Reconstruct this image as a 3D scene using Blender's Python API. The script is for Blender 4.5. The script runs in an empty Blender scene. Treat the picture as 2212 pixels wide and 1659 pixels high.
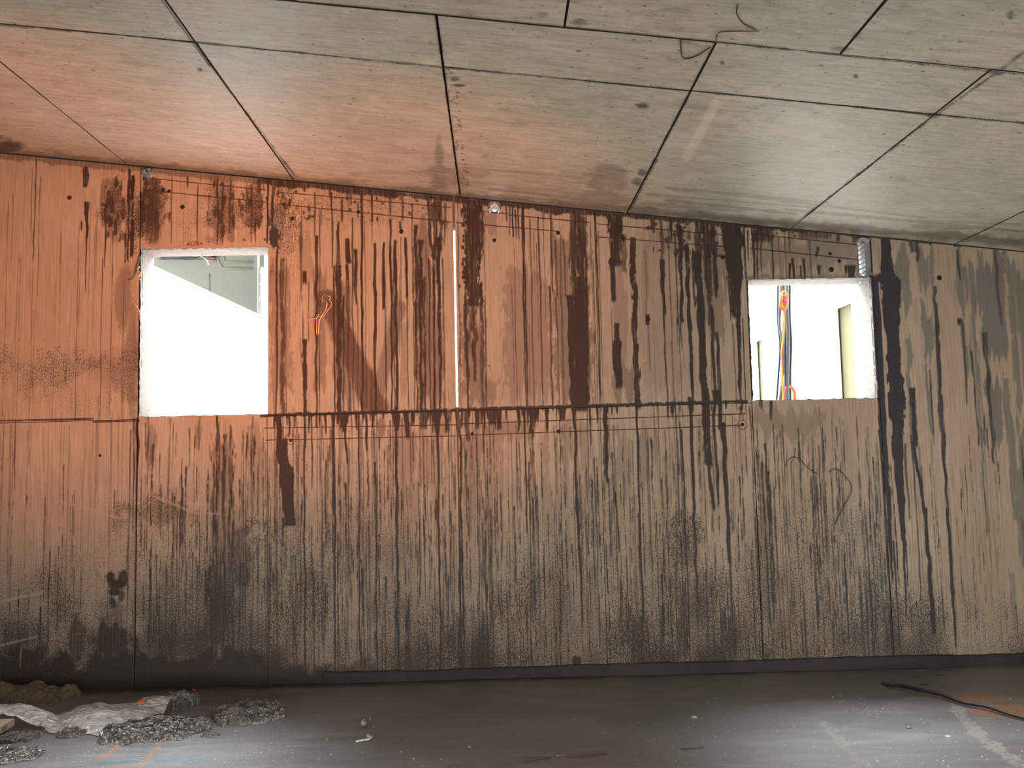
import bpy, bmesh, math, random
import numpy as np
from mathutils import Vector, Matrix

random.seed(4)
SC = bpy.context.scene
COL = SC.collection

# ------------------------------------------------------------------ camera
F = 2000.0; CX, CY = 1106.0, 829.5
VX, VY, ROLL, DIST, EYE = 1070.0, 1000.0, 0.022, 6.77, 1.53
_d = np.array([VX - CX, -(VY - CY), -F]); _d /= np.linalg.norm(_d)
_z = np.array([-ROLL, 1.0, 0.0]); _z[2] = -(_z[0]*_d[0] + _z[1]*_d[1]) / _d[2]; _z /= np.linalg.norm(_z)
_x = np.cross(_d, _z)
RW = np.array([_x, _d, _z])                    # world = RW @ cam
CAM = np.array([0.0, -DIST, EYE])

cam_data = bpy.data.cameras.new('camera'); cam = bpy.data.objects.new('camera', cam_data); COL.objects.link(cam)
cam_data.sensor_width = 36.0; cam_data.lens = 36.0 * F / 2212.0
cam_data.clip_start = 0.05; cam_data.clip_end = 300
M4 = Matrix([[*RW[0], CAM[0]], [*RW[1], CAM[1]], [*RW[2], CAM[2]], [0, 0, 0, 1]])
cam.matrix_world = M4
SC.camera = cam
SC.cycles.denoising_input_passes = 'RGB_ALBEDO'; SC.cycles.caustics_reflective = False; SC.cycles.caustics_refractive = False
SC.cycles.sample_clamp_indirect = 3.0; SC.cycles.blur_glossy = 1.0

# ------------------------------------------------------------------ world, light, exposure
wd = bpy.data.worlds.new('overcast_sky'); SC.world = wd; wd.use_nodes = True
bgn = wd.node_tree.nodes['Background']
bgn.inputs['Color'].default_value = (0.93, 0.97, 1.0, 1); bgn.inputs['Strength'].default_value = 12.0
vs = SC.view_settings
SC.display_settings.display_device = 'sRGB'
vs.view_transform = 'Standard'; vs.look = 'None'; vs.exposure = 0.0; vs.gamma = 1.0; vs.use_curve_mapping = False

def area_light(name, loc, target, sx, sy, power, color, spread=math.pi):
    l = bpy.data.lights.new(name, 'AREA'); l.shape = 'RECTANGLE'; l.size = sx; l.size_y = sy
    l.energy = power; l.color = color; l.spread = spread
    o = bpy.data.objects.new(name, l); COL.objects.link(o); o.location = loc
    o.rotation_euler = (Vector(target) - Vector(loc)).to_track_quat('-Z', 'Y').to_euler()
    return o
def spot_light(name, loc, target, power, color, angle, blend, radius=0.15):
    l = bpy.data.lights.new(name, 'SPOT'); l.energy = power; l.color = color
    l.spot_size = math.radians(angle); l.spot_blend = blend; l.shadow_soft_size = radius
    o = bpy.data.objects.new(name, l); COL.objects.link(o); o.location = loc
    o.rotation_euler = (Vector(target) - Vector(loc)).to_track_quat('-Z', 'Y').to_euler()
    return o
# rear daylight stand-in, plus added unseen fill lamps and orange spots
area_light('rear_daylight', (2.0, -9.3, 1.9), (1.3, 0, 2.5), 5.5, 2.2, 195, (1.0, 0.96, 0.90))  # area lamp standing in for daylight from behind
area_light('ceiling_fill', (2.6, -2.85, 0.12), (2.7, -0.35, 3.1), 2.6, 0.35, 54, (1.0, 0.95, 0.88))  # added uplight out of view, brightens the ceiling on the right
area_light('ceiling_fill', (-1.5, -2.85, 0.12), (-1.6, -0.5, 3.5), 3.0, 0.35, 56, (1.0, 0.94, 0.88))  # added uplight out of view, brightens the ceiling on the left
area_light('floor_pool_fill', (-2.2, 1.75, 4.75), (-2.1, -1.75, 0), 1.2, 0.9, 68, (0.93, 0.97, 1.0), math.radians(75))  # added lamp over the left opening, makes the bright pool on the floor
area_light('floor_pool_fill', (2.45, 1.55, 4.45), (2.45, -1.75, 0), 1.4, 1.0, 85, (0.93, 0.97, 1.0), math.radians(75))  # added lamp over the right opening, for the floor pool there
spot_light('orange_fill_spot', (-2.4, -5.0, 0.7), (-2.9, 0, 3.1), 860, (1.0, 0.235, 0.032), 55, 1.0, 0.12)  # added spot supplying the orange cast on wall and ceiling
spot_light('orange_fill_spot', (-0.2, -4.6, 0.7), (-0.75, 0, 2.95), 700, (1.0, 0.255, 0.036), 52, 1.0, 0.12)  # second added spot, carries the orange cast towards the middle

# ------------------------------------------------------------------ surveying helpers (photo pixel -> place)
def ray(px, py): return RW @ np.array([(px - CX) / F, -(py - CY) / F, -1.0])
def wallp(px, py, y=0.0):
    r = ray(px, py); t = (y - CAM[1]) / r[1]; p = CAM + t * r
    return Vector(p)
def floorp(px, py, z=0.0):
    r = ray(px, py); t = (z - CAM[2]) / r[2]; return Vector(CAM + t * r)
CZ0, CSX = 3.488, -0.1154
def ceil_z(x): return CZ0 + CSX * x
def ceilp(px, py, off=0.0):
    r = ray(px, py); t = (CZ0 + CSX * CAM[0] - off - CAM[2]) / (r[2] - CSX * r[0]); return Vector(CAM + t * r)
def to_px(P):
    c = (P - CAM) @ RW                          # rows: cam coords
    return CX - F * c[:, 0] / c[:, 2], CY + F * c[:, 1] / c[:, 2]

# ------------------------------------------------------------------ object helpers
def link(o, parent=None):
    COL.objects.link(o)
    if parent is not None: o.parent = parent
    return o
def root_loc(p):
    v = Vector((0, 0, 0))
    while p is not None: v += p.location; p = p.parent
    return v
def mesh_obj(name, verts, faces, mat, parent=None, smooth=False, base=None):
    """world-space verts; base = world origin of the object"""
    off = root_loc(parent)
    b = Vector(base) if base is not None else (off if parent is not None else Vector((0, 0, 0)))
    me = bpy.data.meshes.new(name)
    me.from_pydata([tuple(Vector(v) - b) for v in verts], [], [tuple(f) for f in faces])
    me.materials.append(mat)
    if smooth:
        me.polygons.foreach_set('use_smooth', [True] * len(me.polygons))
    me.update()
    o = bpy.data.objects.new(name, me); link(o, parent); o.location = b - off
    return o
def bm_obj(name, bm, mat, parent=None, smooth=False, base=None):
    bm.verts.ensure_lookup_table(); bm.verts.index_update()
    vs_ = [v.co.copy() for v in bm.verts]; fs = [[v.index for v in f.verts] for f in bm.faces]
    bm.free()
    return mesh_obj(name, vs_, fs, mat, parent, smooth, base)
def np_grid_obj(name, V, nx, ny, mat, parent=None, attrs=None, mask=None, flip=False, smooth=True):
    """V: (ny*nx,3) row-major grid"""
    idx = np.arange(nx * ny).reshape(ny, nx)
    a = idx[:-1, :-1].ravel(); b = idx[:-1, 1:].ravel(); c = idx[1:, 1:].ravel(); d = idx[1:, :-1].ravel()
    q = np.stack([a, d, c, b] if flip else [a, b, c, d], 1)
    if mask is not None: q = q[mask.ravel()]
    return quad_obj(name, V, q, mat, parent, attrs, smooth)
def quad_obj(name, V, q, mat, parent=None, attrs=None, smooth=True):
    me = bpy.data.meshes.new(name)
    me.vertices.add(len(V)); me.vertices.foreach_set('co', np.ascontiguousarray(V, np.float32).ravel())
    me.loops.add(q.size); me.loops.foreach_set('vertex_index', np.ascontiguousarray(q, np.int32).ravel())
    me.polygons.add(len(q))
    me.polygons.foreach_set('loop_start', np.arange(0, q.size, 4, dtype=np.int32))
    me.polygons.foreach_set('loop_total', np.full(len(q), 4, np.int32))
    me.polygons.foreach_set('use_smooth', smooth if isinstance(smooth, np.ndarray) else np.full(len(q), smooth, bool))
    if attrs:
        for k, v in attrs.items():
            at = me.attributes.new(k, 'FLOAT', 'POINT'); at.data.foreach_set('value', np.ascontiguousarray(v, np.float32))
    me.materials.append(mat); me.update(calc_edges=True)
    o = bpy.data.objects.new(name, me); link(o, parent); o.location = -root_loc(parent)
    return o
def box_geo(V, Fc, x0, x1, y0, y1, z0, z1):
    n = len(V)
    V += [(x0,y0,z0),(x1,y0,z0),(x1,y1,z0),(x0,y1,z0),(x0,y0,z1),(x1,y0,z1),(x1,y1,z1),(x0,y1,z1)]
    for f in ((0,3,2,1),(4,5,6,7),(0,1,5,4),(1,2,6,5),(2,3,7,6),(3,0,4,7)): Fc.append([n + i for i in f])
def box_obj(name, x0, x1, y0, y1, z0, z1, mat, parent=None, base=None):
    V, Fc = [], []; box_geo(V, Fc, x0, x1, y0, y1, z0, z1)
    return mesh_obj(name, V, Fc, mat, parent, False, base)
def bevel_box(name, size, mat, parent=None, M=None, bev=0.006, seg=2, jit=0.0, base=None):
    bm = bmesh.new(); bmesh.ops.create_cube(bm, size=1)
    for v in bm.verts: v.co = Vector((v.co.x*size[0], v.co.y*size[1], v.co.z*size[2]))
    bmesh.ops.bevel(bm, geom=list(bm.edges), offset=bev, segments=seg, affect='EDGES', profile=0.6)
    for v in bm.verts:
        if jit: v.co += Vector((random.uniform(-jit,jit), random.uniform(-jit,jit), random.uniform(-jit,jit)))
        if M is not None: v.co = M @ v.co
    return bm_obj(name, bm, mat, parent, False, base)
def tube_geo(pts, r, sides=8, V=None, Fc=None, cap=True, flat=1.0):
    V = [] if V is None else V; Fc = [] if Fc is None else Fc
    pts = [Vector(p) for p in pts]; n0 = len(V); up = Vector((0.13, 0.21, 0.97))
    for i, p in enumerate(pts):
        t = (pts[min(i+1, len(pts)-1)] - pts[max(i-1, 0)]).normalized()
        s = t.cross(up)
        if s.length < 1e-3: s = t.cross(Vector((1, 0, 0)))
        s.normalize(); u = s.cross(t)
        rr = r[i] if isinstance(r, (list, tuple)) else r
        for k in range(sides):
            a = 2*math.pi*k/sides
            V.append(p + s*math.cos(a)*rr + u*math.sin(a)*rr*flat)
    for i in range(len(pts)-1):
        for k in range(sides):
            Fc.append([n0+i*sides+k, n0+i*sides+(k+1)%sides, n0+(i+1)*sides+(k+1)%sides, n0+(i+1)*sides+k])
    if cap:
        Fc.append([n0+k for k in range(sides)][::-1]); e = n0+(len(pts)-1)*sides
        Fc.append([e+k for k in range(sides)])
    return V, Fc
def spline(pts, n=8):
    pts = [Vector(p) for p in pts]; out = []
    P = [pts[0]*2-pts[1]] + pts + [pts[-1]*2-pts[-2]]
    for i in range(1, len(P)-2):
        for k in range(n):
            t = k/n; a, b, c, d = P[i-1], P[i], P[i+1], P[i+2]
            out.append(0.5*((2*b)+(c-a)*t+(2*a-5*b+4*c-d)*t*t+(3*b-a-3*c+d)*t**3))
    out.append(pts[-1]); return out
def tube_obj(name, pts, r, mat, parent=None, sides=8, base=None, flat=1.0):
    V, Fc = tube_geo(pts, r, sides, flat=flat); return mesh_obj(name, V, Fc, mat, parent, True, base)
def thing(name, label, cat, loc, group=None):
    o = bpy.data.objects.new(name, None); link(o); o.location = loc; o.empty_display_size = 0.1
    return tag(o, label, cat, group)
def tag(o, label, cat, group=None):
    o['label'] = label; o['category'] = cat
    if group: o['group'] = group
    return o
def structure(o, label=None):
    o['kind'] = 'structure'
    if label: o['label'] = label
    return o
def struct_empty(name, loc=(0, 0, 0), label=None):
    o = bpy.data.objects.new(name, None); link(o); o.location = loc
    return structure(o, label)

# ------------------------------------------------------------------ node helpers
class NT:
    def __init__(s, name):
        s.m = bpy.data.materials.new(name); s.m.use_nodes = True; s.t = s.m.node_tree
        s.b = s.t.nodes['Principled BSDF']; s.out = s.t.nodes['Material Output']
        s.tc = s.t.nodes.new('ShaderNodeTexCoord').outputs['Object']
        s.pos = s.t.nodes.new('ShaderNodeNewGeometry').outputs['Position']
    def put(s, sock, v):
        if isinstance(v, bpy.types.NodeSocket): s.t.links.new(v, sock)
        elif isinstance(v, (tuple, list)) and len(v) == 3 and sock.type == 'RGBA': sock.default_value = (*v, 1)
        else: sock.default_value = v
    def math(s, op, a, b=0.0, clamp=False):
        n = s.t.nodes.new('ShaderNodeMath'); n.operation = op; n.use_clamp = clamp
        s.put(n.inputs[0], a); s.put(n.inputs[1], b); return n.outputs[0]
    def mix(s, f, a, b, mode='MIX'):
        n = s.t.nodes.new('ShaderNodeMix'); n.data_type = 'RGBA'; n.blend_type = mode
        s.put(n.inputs[0], f); s.put(n.inputs[6], a); s.put(n.inputs[7], b); return n.outputs[2]
    def noise(s, scale=(1, 1, 1), detail=4, rough=0.55, dist=0.0, vec=None):
        mp = s.t.nodes.new('ShaderNodeMapping'); s.t.links.new(vec or s.pos, mp.inputs['Vector'])
        mp.inputs['Scale'].default_value = scale if isinstance(scale, (tuple, list)) else (scale,)*3
        n = s.t.nodes.new('ShaderNodeTexNoise'); n.inputs['Scale'].default_value = 1
        n.inputs['Detail'].default_value = detail; n.inputs['Roughness'].default_value = rough; n.inputs['Distortion'].default_value = dist
        s.t.links.new(mp.outputs[0], n.inputs['Vector']); return n.outputs[0]
    def voronoi(s, scale, rnd=1.0, feature='F1'):
        mp = s.t.nodes.new('ShaderNodeMapping'); s.t.links.new(s.pos, mp.inputs['Vector'])
        mp.inputs['Scale'].default_value = scale if isinstance(scale, (tuple, list)) else (scale,)*3
        n = s.t.nodes.new('ShaderNodeTexVoronoi'); n.inputs['Scale'].default_value = 1; n.feature = feature
        n.inputs['Randomness'].default_value = rnd
        s.t.links.new(mp.outputs[0], n.inputs['Vector']); return n.outputs['Distance'], n.outputs['Color']
    def rng(s, v, a, b, c=0.0, d=1.0, smooth=False):
        n = s.t.nodes.new('ShaderNodeMapRange'); n.interpolation_type = 'SMOOTHSTEP' if smooth else 'LINEAR'
        s.put(n.inputs['Value'], v); s.put(n.inputs['From Min'], a); s.put(n.inputs['From Max'], b)
        s.put(n.inputs['To Min'], c); s.put(n.inputs['To Max'], d); return n.outputs[0]
    def attr(s, name):
        n = s.t.nodes.new('ShaderNodeAttribute'); n.attribute_name = name; return n.outputs['Fac']
    def bump(s, h, strength=0.2, dist=0.01):
        n = s.t.nodes.new('ShaderNodeBump'); n.inputs['Strength'].default_value = strength; n.inputs['Distance'].default_value = dist
        s.put(n.inputs['Height'], h); s.t.links.new(n.outputs[0], s.b.inputs['Normal'])
    def set(s, **k):
        for a, v in k.items(): s.put(s.b.inputs[a.replace('_', ' ')], v)
        return s
def plain(name, color, rough=0.6, vary=0.12, scale=30, metallic=0.0, bump=0.0):
    n = NT(name); f = n.noise(scale, 4, vec=n.tc)
    n.set(Base_Color=n.mix(f, tuple(c*(1-vary) for c in color), tuple(min(1, c*(1+vary)) for c in color)), Roughness=rough, Metallic=metallic)
    if bump: n.bump(f, bump, 0.004)
    return n.m

# ------------------------------------------------------------------ materials
def wall_material():
    n = NT('stained_concrete')
    D, W, S, G = n.attr('dark'), n.attr('film'), n.attr('speck'), n.attr('cool')
    big = n.noise((1.1, 1.1, 0.7), 5); grain = n.noise((85, 85, 3.2), 4, 0.6); fine = n.noise((230, 230, 150), 2)
    mid = n.noise((16, 16, 5), 4)
    base = n.mix(n.rng(big, 0.35, 0.65), (0.40, 0.305, 0.225), (0.50, 0.40, 0.305))
    base = n.mix(n.rng(mid, 0.3, 0.7, 0.0, 0.35), base, (0.33, 0.245, 0.18))
    base = n.mix(n.rng(grain, 0.30, 0.62, 0.42, 0.0), base, (0.17, 0.12, 0.09))
    # films: thin brown or grey wash, and the painted dimming low on the wall
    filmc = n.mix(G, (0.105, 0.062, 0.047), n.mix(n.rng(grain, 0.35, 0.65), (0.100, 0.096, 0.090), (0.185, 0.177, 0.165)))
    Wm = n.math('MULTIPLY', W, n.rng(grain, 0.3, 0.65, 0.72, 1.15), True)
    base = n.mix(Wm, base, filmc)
    # specks and short dashes
    sp = n.noise((205, 205, 95), 3, 0.64); th = n.math('SUBTRACT', 0.76, n.math('MULTIPLY', S, 0.33))
    spm = n.rng(n.math('SUBTRACT', sp, th), -0.025, 0.03, smooth=True)
    hair = n.noise((120, 120, 1.6), 3, 0.6); hm = n.rng(n.math('SUBTRACT', hair, n.math('SUBTRACT', 0.69, n.math('MULTIPLY', S, 0.11))), -0.01, 0.025, smooth=True)
    hm = n.math('MULTIPLY', hm, n.rng(n.noise((14, 14, 1.0), 2), 0.38, 0.55))
    darkc = n.mix(G, (0.024, 0.013, 0.010), (0.022, 0.023, 0.026))
    base = n.mix(n.math('MULTIPLY', spm, 0.86), base, darkc)
    base = n.mix(n.math('MULTIPLY', hm, 0.72), base, darkc)
    Dm = n.math('MULTIPLY', D, n.rng(grain, 0.28, 0.62, 1.15, 0.78), True)
    Dm = n.rng(Dm, 0.05, 0.72, smooth=False)
    base = n.mix(Dm, base, n.mix(n.rng(fine, 0.35, 0.7), darkc, n.mix(G, (0.050, 0.029, 0.023), (0.046, 0.046, 0.049))))
    base = n.mix(n.rng(fine, 0.3, 0.7, 0.0, 0.16), base, (0.12, 0.09, 0.07))
    n.set(Base_Color=base, Roughness=n.rng(Dm, 0, 1, 0.82, 0.6))
    n.b.inputs['Specular IOR Level'].default_value = 0.2
    h = n.math('ADD', n.math('MULTIPLY', grain, 0.5), n.math('ADD', n.math('MULTIPLY', fine, 0.4), n.math('MULTIPLY', Dm, 0.5)))
    n.bump(h, 0.18, 0.004)
    return n.m
def ceiling_material():
    n = NT('board_marked_concrete')
    D, R = n.attr('dark'), n.attr('pale')
    big = n.noise((0.9, 0.9, 0.9), 5, 0.6); st = n.noise((3.5, 42, 3), 5, 0.65); fine = n.noise(120, 3)
    blot = n.noise((5, 9, 5), 6, 0.68, 0.6)
    base = n.mix(n.rng(big, 0.36, 0.64), (0.40, 0.365, 0.29), (0.50, 0.45, 0.365))
    base = n.mix(n.rng(st, 0.45, 0.66, 0, 0.6), base, (0.27, 0.24, 0.19))
    st2 = n.noise((9, 30, 6), 5, 0.75, 0.4); base = n.mix(n.rng(st2, 0.54, 0.66, 0, 0.5), base, (0.60, 0.54, 0.44)); base = n.mix(n.rng(st2, 0.45, 0.34, 0, 0.5), base, (0.22, 0.195, 0.155))
    base = n.mix(n.rng(blot, 0.53, 0.66, 0, 0.55), base, (0.58, 0.53, 0.44))
    base = n.mix(n.rng(blot, 0.44, 0.34, 0, 0.6), base, (0.24, 0.22, 0.175))
    base = n.mix(n.rng(fine, 0.3, 0.7, 0, 0.22), base, (0.24, 0.21, 0.165))
    base = n.mix(R, base, (0.66, 0.58, 0.47))
    # bug holes of several sizes
    for sc, thr, gate in ((6.5, 0.095, 0.66), (12.0, 0.12, 0.72), (25.0, 0.16, 0.78)):
        dd, cc = n.voronoi((sc, sc * 1.35, sc * 0.2))
        sep = n.t.nodes.new('ShaderNodeSeparateColor'); n.t.links.new(cc, sep.inputs[0])
        m = n.math('MULTIPLY', n.rng(dd, thr, thr * 0.7, smooth=True), n.math('GREATER_THAN', sep.outputs[0], gate))
        base = n.mix(n.math('MULTIPLY', m, 0.82), base, (0.07, 0.052, 0.042))
    scr, _ = n.voronoi((26, 5.0, 3)); scm = n.math('MULTIPLY', n.rng(n.noise((42, 42, 5), 3, 0.7), 0.64, 0.72), 0.45)
    base = n.mix(scm, base, (0.16, 0.13, 0.10))
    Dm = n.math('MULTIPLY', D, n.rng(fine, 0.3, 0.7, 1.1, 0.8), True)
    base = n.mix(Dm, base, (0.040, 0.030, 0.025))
    n.set(Base_Color=base, Roughness=n.math('ADD', n.rng(blot, 0.3, 0.7, 0.40, 0.56), n.math('MULTIPLY', Dm, 0.4), True))
    n.b.inputs['Specular IOR Level'].default_value = 0.6
    n.bump(n.math('ADD', n.math('MULTIPLY', st, 0.5), n.math('MULTIPLY', fine, 0.6)), 0.16, 0.004)
    return n.m
def floor_material():
    n = NT('wet_slurry_floor')
    RU, BL, CR, D = n.attr('rust'), n.attr('blue'), n.attr('crust'), n.attr('dark')
    big = n.noise((0.8, 1.6, 1), 5, 0.6); sw = n.noise((3, 11, 3), 5, 0.6, 0.8); fine = n.noise(160, 3); gr = n.noise(60, 4, 0.7)
    base = n.mix(n.rng(big, 0.35, 0.65), (0.112, 0.118, 0.124), (0.165, 0.175, 0.182))
    base = n.mix(n.rng(sw, 0.5, 0.7, 0, 0.4), base, (0.25, 0.255, 0.255))
    base = n.mix(RU, base, n.mix(gr, (0.27, 0.105, 0.035), (0.36, 0.19, 0.085)))
    base = n.mix(BL, base, n.mix(gr, (0.012, 0.10, 0.125), (0.035, 0.18, 0.215)))
    crm = n.rng(n.math('MULTIPLY', CR, n.rng(gr, 0.38, 0.62, 0.15, 1.25)), 0.28, 0.6, smooth=True)
    base = n.mix(n.math('MULTIPLY', crm, 0.75), base, (0.36, 0.345, 0.29))
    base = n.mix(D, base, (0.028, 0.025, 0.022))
    # sparse bright grit
    dd, cc = n.voronoi((34, 34, 3)); sep = n.t.nodes.new('ShaderNodeSeparateColor'); n.t.links.new(cc, sep.inputs[0])
    gm = n.math('MULTIPLY', n.rng(dd, 0.13, 0.09), n.math('GREATER_THAN', sep.outputs[0], n.rng(big, 0.4, 0.65, 0.97, 0.86)))
    base = n.mix(gm, base, (0.6, 0.6, 0.58))
    rough = n.rng(sw, 0.3, 0.7, 0.40, 0.50)
    rough = n.math('ADD', rough, n.math('MULTIPLY', crm, 0.4), True)
    n.set(Base_Color=base, Roughness=rough)
    n.b.inputs['Specular IOR Level'].default_value = 0.9
    h = n.math('ADD', n.math('MULTIPLY', sw, 0.5), n.math('ADD', n.math('MULTIPLY', fine, 0.12), n.math('ADD', n.math('MULTIPLY', gm, 0.6), n.math('MULTIPLY', crm, 0.5))))
    n.bump(h, 0.22, 0.01)
    return n.m
def plain_concrete(name, a, b, rough=0.8):
    n = NT(name); big = n.noise(1.6, 6, 0.65); fine = n.noise(70, 3)
    base = n.mix(n.rng(big, 0.35, 0.65), a, b); base = n.mix(n.rng(fine, 0.35, 0.7, 0, 0.2), base, tuple(c*0.5 for c in a))
    n.set(Base_Color=base, Roughness=rough); n.bump(fine, 0.2, 0.004); return n.m
def reveal_material():
    n = NT('chipped_pale_reveal'); big = n.noise(5, 6, 0.7, 0.6); fine = n.noise((90, 90, 22), 4, 0.7)
    base = n.mix(n.rng(big, 0.35, 0.65), (0.16, 0.157, 0.15), (0.25, 0.247, 0.235))
    base = n.mix(n.rng(fine, 0.54, 0.66, 0, 0.85), base, (0.022, 0.021, 0.020))
    n.set(Base_Color=base, Roughness=0.85); n.bump(fine, 0.4, 0.006); return n.m
def mortar_material():
    n = NT('wet_dark_mortar'); a = n.noise(120, 3, 0.7); b = n.noise(14, 3)
    base = n.mix(n.rng(a, 0.35, 0.7), (0.045, 0.044, 0.043), (0.27, 0.268, 0.262)); base = n.mix(n.rng(b, 0.45, 0.7, 0, 0.5), base, (0.2, 0.195, 0.185))  # pale grains put the wet window reflections into the colour
    n.set(Base_Color=base, Roughness=0.16); n.b.inputs['Specular IOR Level'].default_value = 1.0
    n.bump(a, 0.5, 0.006); return n.m
def film_material():
    n = NT('clear_plastic_film'); w = n.noise((11, 24, 13), 3, 0.45, 1.6, vec=n.tc)
    tr = n.t.nodes.new('ShaderNodeBsdfTransparent'); tr.inputs[0].default_value = (0.95, 0.97, 0.96, 1)
    n.set(Base_Color=(0.80, 0.82, 0.82), Roughness=0.06); n.b.inputs['Specular IOR Level'].default_value = 1.0
    n.bump(w, 0.85, 0.035)
    mx = n.t.nodes.new('ShaderNodeMixShader')
    n.t.links.new(n.rng(w, 0.35, 0.65, 0.42, 0.85), mx.inputs[0]); n.t.links.new(tr.outputs[0], mx.inputs[1]); n.t.links.new(n.b.outputs[0], mx.inputs[2])
    n.t.links.new(mx.outputs[0], n.out.inputs['Surface']); return n.m

M_WALL = wall_material(); M_CEIL = ceiling_material(); M_FLOOR = floor_material()
M_BACK = plain_concrete('raw_concrete_core', (0.20, 0.17, 0.14), (0.26, 0.22, 0.18))
M_SIDE = plain_concrete('grey_concrete_side', (0.30, 0.27, 0.23), (0.38, 0.34, 0.29))
M_REVEAL = reveal_material()
M_BASE = plain_concrete('bituminous_kicker', (0.008, 0.007, 0.007), (0.030, 0.028, 0.026), 0.75)
M_BORE = plain('freshly_cut_concrete', (0.34, 0.34, 0.33), 0.9, 0.3, 90, 0, 0.4)
M_RIDGE = plain('drill_ridge_concrete', (0.55, 0.55, 0.54), 0.9, 0.3, 90, 0, 0.4)
M_WHITE = plain('white_render', (0.86, 0.86, 0.85), 0.8, 0.03, 6)
M_GREEN = plain('pale_green_panel_paint', (0.15, 0.155, 0.122), 0.55, 0.05, 3)
M_YELLOW = plain('yellow_green_render', (0.125, 0.12, 0.060), 0.8, 0.05, 5)
M_MORTAR = mortar_material(); M_FILM = film_material()
M_BLACKCABLE = plain('black_cable_sheath', (0.012, 0.013, 0.016), 0.45, 0.2, 40)
M_GREYCABLE = plain('grey_cable_sheath', (0.06, 0.067, 0.078), 0.5, 0.2, 40)
M_ORANGE = plain('orange_cable_sheath', (0.45, 0.07, 0.004), 0.45, 0.1, 40)
M_YELCABLE = plain('yellow_cable_sheath', (0.50, 0.20, 0.008), 0.45, 0.1, 40)
M_REDCABLE = plain('red_cable_sheath', (0.25, 0.018, 0.012), 0.45, 0.1, 40)
M_CHALK = plain('dark_red_snap_line', (0.075, 0.022, 0.018), 0.9, 0.3, 60)
M_REDMARK = plain('red_marker', (0.20, 0.012, 0.02), 0.8, 0.2, 60)
M_DARKSPECK = plain('dark_tie_hole', (0.012, 0.010, 0.010), 0.9, 0.2, 60)
M_RUSTWIRE = plain('rusty_wire', (0.075, 0.034, 0.024), 0.75, 0.3, 80)
M_TAPE = plain('pale_peeled_tape', (0.66, 0.48, 0.34), 0.7, 0.15, 60)
M_STEEL = plain('dull_galvanised_steel', (0.33, 0.32, 0.30), 0.5, 0.2, 20, 0.6)
M_BOARD = plain('grey_board_face', (0.50, 0.49, 0.46), 0.5, 0.08, 12)
M_BOARDEDGE = plain('raw_board_edge', (0.30, 0.24, 0.18), 0.8, 0.15, 40)
M_INK = plain('dark_print_ink', (0.045, 0.038, 0.025), 0.8, 0.2, 60)
M_MUD = plain('brown_mud', (0.10, 0.078, 0.052), 0.6, 0.35, 9, 0, 0.5)
M_PLUG = plain('orange_plastic', (0.85, 0.12, 0.02), 0.35, 0.08, 30)
M_RUBBER = plain('black_rubber', (0.010, 0.010, 0.013), 0.45, 0.3, 30)
M_STICK = plain('dark_wood_splinter', (0.07, 0.052, 0.040), 0.85, 0.3, 40)
M_JOINT = plain('joint_dark', (0.016, 0.012, 0.010), 0.9, 0.3, 40)  # near-black slab face behind the panel joints
M_CHIP = plain('pale_stone_chip', (0.52, 0.50, 0.46), 0.35, 0.25, 30)

# ------------------------------------------------------------------ stain survey: specks, drips and washes of the wall, with painted dimming low down
X0C, X1C, Y0C, Y1C = -420, 2640, 230, 1560
CW, CH = X1C - X0C, Y1C - Y0C
rs = np.random.RandomState(11)
def vnoise(h, w, cy, cx, seed):
    r = np.random.RandomState(seed); gh, gw = int(h/cy)+3, int(w/cx)+3
    g = r.rand(gh, gw).astype(np.float32)
    ys = np.arange(h, dtype=np.float32)/cy; xs = np.arange(w, dtype=np.float32)/cx
    yi = ys.astype(int); xi = xs.astype(int); fy = ys-yi; fx = xs-xi
    fy = (fy*fy*(3-2*fy))[:, None]; fx = (fx*fx*(3-2*fx))[None, :]
    R0 = g[yi]; R1 = g[yi+1]
    return (R0[:, xi]*(1-fx)+R0[:, xi+1]*fx)*(1-fy) + (R1[:, xi]*(1-fx)+R1[:, xi+1]*fx)*fy
def n1(n, c, seed):
    r = np.random.RandomState(seed); g = r.rand(int(n/c)+3).astype(np.float32); t = np.arange(n)/c; i = t.astype(int); f = t-i; f = f*f*(3-2*f)
    return g[i]*(1-f)+g[i+1]*f
LD = np.zeros((CH, CW), np.float32); LF = LD.copy(); LS = LD.copy(); LG = LD.copy(); LE = LD.copy()
NR = vnoise(CH, CW, 26, 3, 1)*0.6 + vnoise(CH, CW, 7, 2, 2)*0.4           # ragged, vertically drawn
NB = vnoise(CH, CW, 60, 45, 3)*0.6 + vnoise(CH, CW, 18, 14, 4)*0.4
NF = vnoise(CH, CW, 4, 3, 5)
def lean(x): return 0.022 + (x-1106)*4.6e-5
SEED = [100]
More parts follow.
